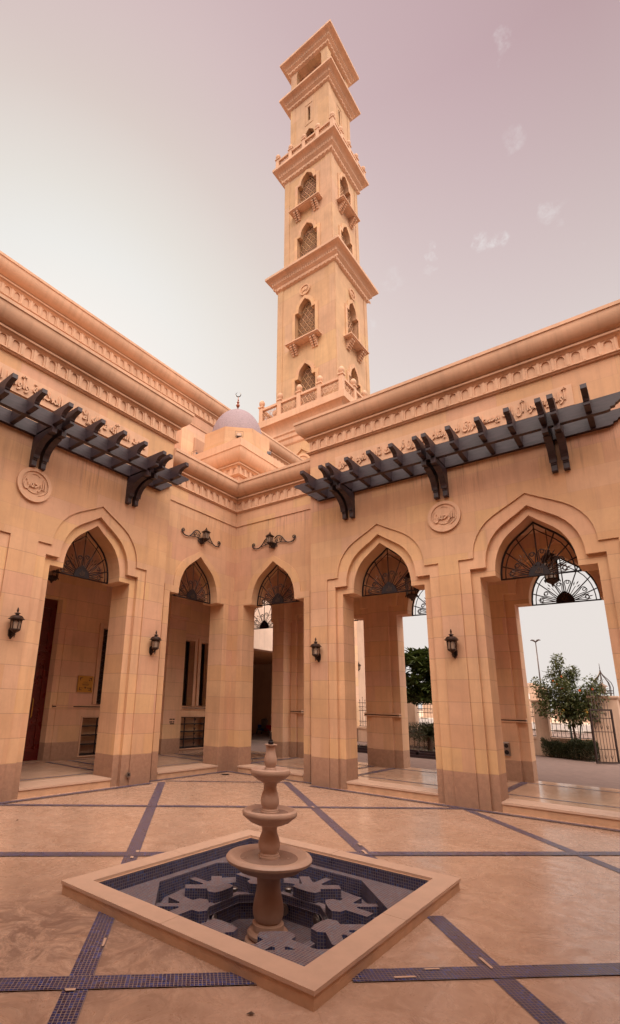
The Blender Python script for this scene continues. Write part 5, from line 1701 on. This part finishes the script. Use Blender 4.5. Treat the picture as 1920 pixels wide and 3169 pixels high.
def palm(label, loc, s=1.0, first=None):
    if first is not None:
        return copy_thing(first, loc, random.uniform(0, 6), label)
    th = thing('young_palm', label, 'palm', loc, 'young palms in the planting bed')
    b = bmesh.new()
    tube(b, [(0, 0, 0), (.01, 0, .2), (0, 0, .58)], .085, 9, taper=lambda t: 1.0 - .1 * t)
    for i in range(90):
        a = i * 2.4; z = .04 + .54 * i / 90
        d = Vector((math.cos(a), math.sin(a), .55)); leaf(b, Vector((.07 * math.cos(a), .07 * math.sin(a), z)), d, Vector((0, 0, 1)), .075, .025)
    child('trunk', b, M['bark'], th)
    b = bmesh.new()
    for i in range(34):
        a = i * 2.4; el = R(random.uniform(5, 80)); L_ = random.uniform(.55, .85)
        pts = []
        for k in range(9):
            t = k / 8; r = L_ * t * math.cos(el) ; z = .58 + L_ * t * math.sin(el) - .42 * L_ * t * t
            pts.append(Vector((r * math.cos(a), r * math.sin(a), z)))
        tube(b, pts, .006, 3)
        for k in range(1, 9):
            for j in range(3):
                t = j / 3; p = pts[k - 1].lerp(pts[k], t); dd = (pts[k] - pts[k - 1]).normalized(); sd = dd.cross(Vector((0, 0, 1))).normalized()
                for s_ in (-1, 1):
                    leaf(b, p, sd * s_ + dd * .7 + Vector((0, 0, .15)), Vector((0, 0, 1)), .20 * (1.15 - k / 9), .010)
    child('crown', b, M['palmleaf'], th)
    return th
pm = palm('young palm with a shaggy dark trunk, nearest in the garden bed', (1.52, 9.25, 0))
palm('young palm half hidden by the jamb on the left of the garden bed', (.60, 9.05, 0), 1, pm)
palm('young palm at the back of the bed, right in front of the fence', (.95, 10.9, 0), 1, pm)
pb = thing('planting_bed', 'low timber-edged planting bed with clipped stems in front of the young palms', 'planting bed', (1.4, 7.6, 0))
b = bmesh.new()
for y, z in ((-.30, .05), (-.24, .13), (-.10, .19)): box(b, -2.3, 1.3, y - .03, y + .03, z - .05, z + .03)
for x in (-2.2, -.9, .4, 1.25): box(b, x - .04, x + .04, -.27, -.19, 0, .22)
child('edging', b, M['wood'], pb)
b = bmesh.new(); box(b, -2.3, 1.3, -.2, 1.0, 0, .12); child('soil', b, M['bark'], pb)
b = bmesh.new()
for i in range(700):
    x = random.uniform(-2.2, 1.2); y = random.uniform(-.2, .8)
    leaf(b, Vector((x, y, .12)), rv() + Vector((0, 0, 1.0)), Vector((0, 0, 1)), random.uniform(.06, .16), .010)
child('ground_cover', b, M['hedge'], pb)
sh = thing('shrub', 'feathery dark shrub mass under the frangipani, behind the young palms', 'shrub', (.6, 11.4, 0))
b = bmesh.new()
for i in range(7000):
    v = rv(); q = Vector((v.x * 1.7, v.y * .35, .45 + v.z * .5))
    leaf(b, q, v + Vector((0, 0, .6)), Vector((0, 0, 1)), random.uniform(.08, .16), .008)
child('foliage', b, M['palmleaf'], sh)
b = bmesh.new()
for i in range(16): tube(b, [(-1.5 + i * .2, 0, 0), (-1.5 + i * .2, .03, .5)], .012, 4)
child('stem', b, M['bark'], sh)

# road, kerb and far things ------------------------------------------
b = bmesh.new(); box(b, -80, 90, 38, 62, -.02, .004); struct('road', b, M['asphalt'])
b = bmesh.new(); box(b, -80, 90, 37.6, 37.95, -.02, .14); box(b, -80, 90, 62.1, 62.5, -.02, .14)
def yb():
    t = NT('painted_kerb'); g = t.add('ShaderNodeNewGeometry'); sp = t.add('ShaderNodeSeparateXYZ'); t.link(g.outputs['Position'], sp.inputs[0])
    k = t.math('GREATER_THAN', t.math('FRACT', t.math('MULTIPLY', sp.outputs[0], .5)), .5)
    t.link(t.mix(k, (.75, .68, .6), (.25, .2, .16)), t.b.inputs['Base Color']); return t.m
struct('kerb', b, yb())
b = bmesh.new(); box(b, -80, 90, 63, 200, -.02, .02); struct('far_sand', b, simple('pale_sand', (.62, .47, .35), .9, 0, .8, .2, .2))
lp = thing('street_lamp', 'tall twin-headed street lamp beyond the road', 'street lamp', (-3.3, 60, 0))
b = bmesh.new(); tube(b, [(0, 0, 0), (0, 0, 9.6)], .10, 8, taper=lambda t: 1 - .45 * t); child('pole', b, M['lampmetal'], lp)
for s_ in (-1, 1):
    b = bmesh.new()
    tube(b, [(0, 0, 9.6), (s_ * .18, 0, 9.78), (s_ * .38, 0, 9.86), (s_ * .55, 0, 9.80)], .085, 7, taper=lambda t: .5 + 1.1 * math.sin(PI * min(1, t + .12)) * .8)
    child('lamp_head', b, M['lampmetal'], lp)
fb = thing('far_building', 'pale domed building with a pink sign across the road, left of the flowering tree', 'building', (-9.6, 72, 0))
b = bmesh.new(); box(b, -12, 4.6, -2, 3, 0, 4.7); box(b, 1.2, 3.9, -2.4, 2, 0, 5.15)
lathe(b, [(1.4, 4.1), (1.3, 4.6), (.9, 5.1), (.4, 5.4), (0, 5.5)], (-2.0, 0, 0), 16)
child('wall', b, M['paleout'], fb)
b = bmesh.new()
for x in (-3, -.6, 2.4): prism(b, opening(x, .6, 1.6, .55, 2.4, .3), 2.05 if x < 1 else 2.45, 2.1 if x < 1 else 2.5, FR)
child('window', b, M['grey'], fb)
b = bmesh.new(); box(b, -1.2, 3.2, -2.62, -2.45, 3.0, 3.75); sg = child('sign', b, M['white'], fb)
bm = text_mesh('For Open', 1.6, .30, .02, shaped=False)
for v in bm.verts: v.co = Vector((1.1 + v.co.x, -2.63 - v.co.z, 3.3 + v.co.y))
child('lettering', bm, simple('magenta_letters', (.55, .06, .25), .5, 0, 10, .05, 0), sg)
fb2 = thing('far_building', 'long low shop row with yellow fronts behind the boundary fence', 'building', (10, 84, 0))
b = bmesh.new(); box(b, -16, 24, 0, 6, 0, 2.7); child('wall', b, M['paleout'], fb2)
b = bmesh.new()
for i in range(14): box(b, -15 + i * 2.8, -13.2 + i * 2.8, -.15, -.02, .9, 2.0)
child('shopfront', b, simple('yellow_shopfront', (.65, .36, .05), .5, 0, 3, .2, 0), fb2)
fb3 = thing('far_building', 'brown glazed pavilion at the right picture edge past the gate pillar', 'building', (7.75, 22.5, 0))
b = bmesh.new()
box(b, -1.4, 4.0, 0, 3, 0, .9); box(b, -1.6, 4.2, -.3, 3.3, 2.2, 2.35)
for x in (-1.3, -.3, .8, 2, 3.5): box(b, x - .05, x + .05, .05, .15, .9, 2.2)
child('wall', b, M['paleout'], fb3)
b = bmesh.new(); box(b, -1.35, 3.9, .2, .25, .9, 2.19); child('glazing', b, M['glassdark'], fb3)
cr = thing('parked_car', 'white parked car cut off by the right picture edge beyond the gate', 'car', (8.42, 19.6, 0))
b = bmesh.new()
body = [(-2.1, .35), (-2.15, .75), (-1.95, .92), (-1.15, 1.0), (-.55, 1.42), (.75, 1.45), (1.35, 1.05), (2.05, .95), (2.15, .55), (2.1, .35)]
prism(b, body, -.86, .86, lambda u, d, z: Vector((u, d, z)))
child('body', b, M['white'], cr)
b = bmesh.new()
prism(b, [(-1.0, 1.02), (-.52, 1.36), (.70, 1.39), (1.18, 1.05)], -.875, .875, lambda u, d, z: Vector((u, d, z)))
child('window', b, M['glassdark'], cr)
for x in (-1.3, 1.35):
    for y in (-.86, .70):
        b = bmesh.new()
        pts = [(x + .31 * math.cos(2 * PI * i / 20), .31 + .31 * math.sin(2 * PI * i / 20)) for i in range(20)]
        prism(b, pts, y, y + .18, lambda u, d, z: Vector((u, d, z)))
        child('wheel', b, M['plastic_dk'], cr)

# recess and canopy wall seen through the corner arch -----------------
aw = thing('annexe_wall', 'ochre back wall of the shaded porch, seen through the right corner arch', 'wall', (-8.4, 12.35, 0))
b = bmesh.new(); box(b, -5.2, 5.04, 0, .3, 0, 3.59); child('wall', b, M['orange_wall'], aw)
mb = thing('mop_trolley', 'mop trolley with blue and red buckets and leaning handle by the ochre wall', 'mop trolley', (-8.0, 12.0, 0))
b = bmesh.new(); prism(b, [(-.36, .20), (-.02, .20), (-.02, .47), (-.40, .47)], -.16, .16, lambda u, d, z: Vector((u, d, z))); child('blue_bucket', b, M['blue'], mb)
b = bmesh.new(); prism(b, [(.02, .20), (.36, .20), (.40, .47), (.02, .47)], -.16, .16, lambda u, d, z: Vector((u, d, z))); child('red_bucket', b, M['red'], mb)
b = bmesh.new()
tube(b, [(-.42, -.2, .04), (-.36, -.2, .25), (-.1, -.2, .33), (.1, -.2, .33), (.36, -.2, .25), (.44, -.2, .04)], .035, 6)
for x in (-.42, .44): 
    for y in (-.2, .2): lathe(b, [(0, 0), (.04, .01), (.04, .07), (0, .08)], (x, y, 0), 8)
tube(b, [(-.42, .2, .04), (-.36, .2, .18), (.36, .2, .18), (.44, .2, .04)], .03, 6)
prism(b, [(-.10, .33), (.12, .33), (.16, .72), (.05, .80), (-.12, .74)], -.22, -.02, lambda u, d, z: Vector((u, d, z)))
child('wringer_frame', b, M['grey'], mb)
b = bmesh.new(); tube(b, [(.04, -.1, .55), (.55, .35, 1.75)], .012, 5); child('mop_handle', b, M['coping'], mb)

# floor drain in the courtyard corner, leaves and small litter
fd = thing('floor_drain', 'small square floor drain in the paving at the courtyard corner', 'drain', (.42, -.52, .001), None, PI / 4)
b = bmesh.new(); box(b, -.09, .09, -.09, .09, 0, .005); child('frame', b, M['steel'], fd)
b = bmesh.new()
for i in range(6): box(b, -.07, .07, -.07 + i * .026, -.058 + i * .026, .004, .008)
child('grate', b, M['iron'], fd)
for i, (x, y, lab) in enumerate(((1.75, -2.9, 'tiny dry leaf on the paving between the fountain and the corner'), (1.5, -5.9, 'tiny dry leaf near the left wall paving'), (6.05, -7.75, 'small dry leaf on the paving in the bottom foreground'), (6.52, -7.12, 'small dark curled leaf beside the front corner of the pool rim'))):
    th = thing('dry_leaf', lab, 'leaf', (x, y, .006), 'dry leaves on the paving', i * 1.3)
    b = bmesh.new(); leaf(b, Vector((0, 0, 0)), Vector((1, 0, .1)), Vector((0, 0, 1)), .05, .014); child('blade', b, M['bark'], th)

# ------------------------------------------------------------------ world and sun
CLOUDS = [(-0.1153, 0.7025, 0.7023, 1.1, 1.0), (-0.2018, 0.6711, 0.7134, 0.7, 0.9), (-0.0387, 0.7091, 0.7041, 1.1, 0.6), (-0.0282, 0.724, 0.6892, 0.8, 0.5), (-0.0472, 0.544, 0.8378, 0.9, 0.55), (-0.0526, 0.6261, 0.778, 0.8, 0.45), (-0.3116, 0.6995, 0.6431, 1.0, 0.6), (-0.2628, 0.6753, 0.6891, 1.6, 0.4), (-0.0075, 0.7466, 0.6652, 0.6, 0.4), (-0.2059, 0.6926, 0.6914, 0.5, 0.4), (-0.2507, 0.6801, 0.6889, 1.2, 0.4)]
SUN = Vector((-.71434, .52547, .46216))
w = bpy.data.worlds.new('World'); sc.world = w; w.use_nodes = True
nt = w.node_tree; N = nt.nodes; Lk = nt.links
bg = N['Background']
t = NT.__new__(NT); t.t = nt; t.n = N; t.b = bg; t.m = None
tc = t.add('ShaderNodeTexCoord'); nz = t.add('ShaderNodeVectorMath', operation='NORMALIZE'); Lk.new(tc.outputs['Generated'], nz.inputs[0])
dp = t.add('ShaderNodeVectorMath', operation='DOT_PRODUCT'); Lk.new(nz.outputs[0], dp.inputs[0]); dp.inputs[1].default_value = SUN
ang = t.math('DIVIDE', t.math('ARCCOSINE', dp.outputs['Value']), PI)
d2 = 180.
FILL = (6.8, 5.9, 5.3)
GLOW = Vector((-.7919, .3834, .4754)).normalized()      # brightest part of the hazy sky, a little left of the sun
dg_ = t.add('ShaderNodeVectorMath', operation='DOT_PRODUCT'); Lk.new(nz.outputs[0], dg_.inputs[0]); dg_.inputs[1].default_value = GLOW
ang2 = t.math('DIVIDE', t.math('ARCCOSINE', dg_.outputs['Value']), PI)
col = t.ramp(ang2, [(0, (1.25, 1.18, 1.05)), (9 / d2, (.98, .96, .92)), (16 / d2, (.84, .845, .82)), (21 / d2, (.77, .73, .68)), (27 / d2, (.70, .60, .56)), (34 / d2, (.66, .52, .52)), (39 / d2, (.61, .46, .475)), (47 / d2, (.56, .405, .43)), (55 / d2, (.51, .36, .38)), (1, (.5, .37, .37))])
sx = t.add('ShaderNodeSeparateXYZ'); Lk.new(nz.outputs[0], sx.inputs[0])
mr = t.add('ShaderNodeMapRange', interpolation_type='LINEAR'); Lk.new(sx.outputs[2], mr.inputs[0])
mr.inputs[1].default_value = .44; mr.inputs[2].default_value = .84; mr.inputs[3].default_value = .9; mr.inputs[4].default_value = 0
near = t.math('LESS_THAN', ang, 1)
hz = t.math('MULTIPLY', mr.outputs[0], near)
col = t.mix(hz, col, (.85, .80, .755))
# added fill: sky brightened out of view, opposite the sun, to light the walls
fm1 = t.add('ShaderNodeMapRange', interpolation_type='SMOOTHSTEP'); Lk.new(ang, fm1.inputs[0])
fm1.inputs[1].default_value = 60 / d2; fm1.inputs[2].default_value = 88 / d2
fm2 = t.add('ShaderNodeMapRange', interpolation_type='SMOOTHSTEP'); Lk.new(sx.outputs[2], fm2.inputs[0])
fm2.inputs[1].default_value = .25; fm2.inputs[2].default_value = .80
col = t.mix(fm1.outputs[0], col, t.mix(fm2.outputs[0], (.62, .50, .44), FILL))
# thin scattered cloud wisps
cn = t.noise(nz.outputs[0], 70, 8, .75, .3)
wn_ = t.add('ShaderNodeTexNoise'); wn_.inputs['Scale'].default_value = 26; wn_.inputs['Detail'].default_value = 5; Lk.new(nz.outputs[0], wn_.inputs['Vector'])
wv_ = t.add('ShaderNodeVectorMath', operation='MULTIPLY_ADD'); Lk.new(wn_.outputs['Color'], wv_.inputs[0]); wv_.inputs[1].default_value = (.07, .07, .05); Lk.new(nz.outputs[0], wv_.inputs[2])
wo_ = t.add('ShaderNodeVectorMath', operation='SUBTRACT'); Lk.new(wv_.outputs[0], wo_.inputs[0]); wo_.inputs[1].default_value = (.035, .035, .025)
wz_ = t.add('ShaderNodeVectorMath', operation='NORMALIZE'); Lk.new(wo_.outputs[0], wz_.inputs[0])
cl = None
for dx_, dy_, dz_, rad, amp in CLOUDS:
    dd = t.add('ShaderNodeVectorMath', operation='DOT_PRODUCT'); Lk.new(wz_.outputs[0], dd.inputs[0]); dd.inputs[1].default_value = (dx_, dy_, dz_)
    m_ = t.add('ShaderNodeMapRange', interpolation_type='SMOOTHSTEP'); Lk.new(dd.outputs['Value'], m_.inputs[0])
    m_.inputs[1].default_value = math.cos(R(rad * .8)); m_.inputs[2].default_value = 1.0; m_.inputs[3].default_value = 0; m_.inputs[4].default_value = amp * .7
    cl = m_.outputs[0] if cl is None else t.math('MAXIMUM', cl, m_.outputs[0])
cl = t.math('MULTIPLY', cl, t.ramp(cn, [(.40, (0, 0, 0)), (.75, (1, 1, 1))]))
col = t.mix(cl, col, (.88, .87, .86))
sky = t.add('ShaderNodeTexSky', sky_type='NISHITA'); sky.sun_disc = False
sky.sun_elevation = math.asin(SUN.z); sky.sun_rotation = math.atan2(SUN.x, SUN.y); sky.dust_density = 5
sk = t.mix(1.0, sky.outputs[0], (.0008, .0006, .0006), 'MULTIPLY')
ad = t.add('ShaderNodeVectorMath', operation='ADD'); Lk.new(col, ad.inputs[0]); Lk.new(sk, ad.inputs[1])
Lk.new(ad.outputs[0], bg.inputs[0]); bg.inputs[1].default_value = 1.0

sd = bpy.data.lights.new('sun', 'SUN'); sd.energy = 2.4; sd.angle = R(.6); sd.color = (1, .70, .42)
so = bpy.data.objects.new('sun', sd); COL.objects.link(so)
so.rotation_euler = SUN.to_track_quat('Z', 'Y').to_euler()
so.location = (0, 0, 60)

# ------------------------------------------------------------------ camera
f, th_, yaw, roll, cy, cx = 1552.1, .26763, .68529, .02826, 1746.9, 779.8
F0 = Vector((-math.sin(yaw), math.cos(yaw), 0)); Rt = Vector((math.cos(yaw), math.sin(yaw), 0)); Z = Vector((0, 0, 1))
Fw = F0 * math.cos(th_) + Z * math.sin(th_); U = -F0 * math.sin(th_) + Z * math.cos(th_)
R2 = Rt * math.cos(roll) + U * math.sin(roll); U2 = -Rt * math.sin(roll) + U * math.cos(roll)
cam = bpy.data.cameras.new('camera'); co = bpy.data.objects.new('camera', cam); COL.objects.link(co)
mw = Matrix((( R2.x, U2.x, -Fw.x, 8.475), (R2.y, U2.y, -Fw.y, -9.647), (R2.z, U2.z, -Fw.z, 1.6), (0, 0, 0, 1)))
co.matrix_world = mw
cam.sensor_fit = 'HORIZONTAL'; cam.sensor_width = 36; cam.lens = f / 1920 * 36
cam.shift_x = (960 - cx) / 1920; cam.shift_y = (cy - 1584.5) / 1920
cam.clip_end = 1500; cam.clip_start = .05
sc.camera = co
sc.view_settings.view_transform = 'Standard'; sc.view_settings.look = 'None'
sc.view_settings.exposure = 0; sc.view_settings.gamma = 1
sc.render.resolution_x = 620; sc.render.resolution_y = 1024
sc.cycles.max_bounces = 8; sc.cycles.diffuse_bounces = 4; sc.cycles.use_denoising = True
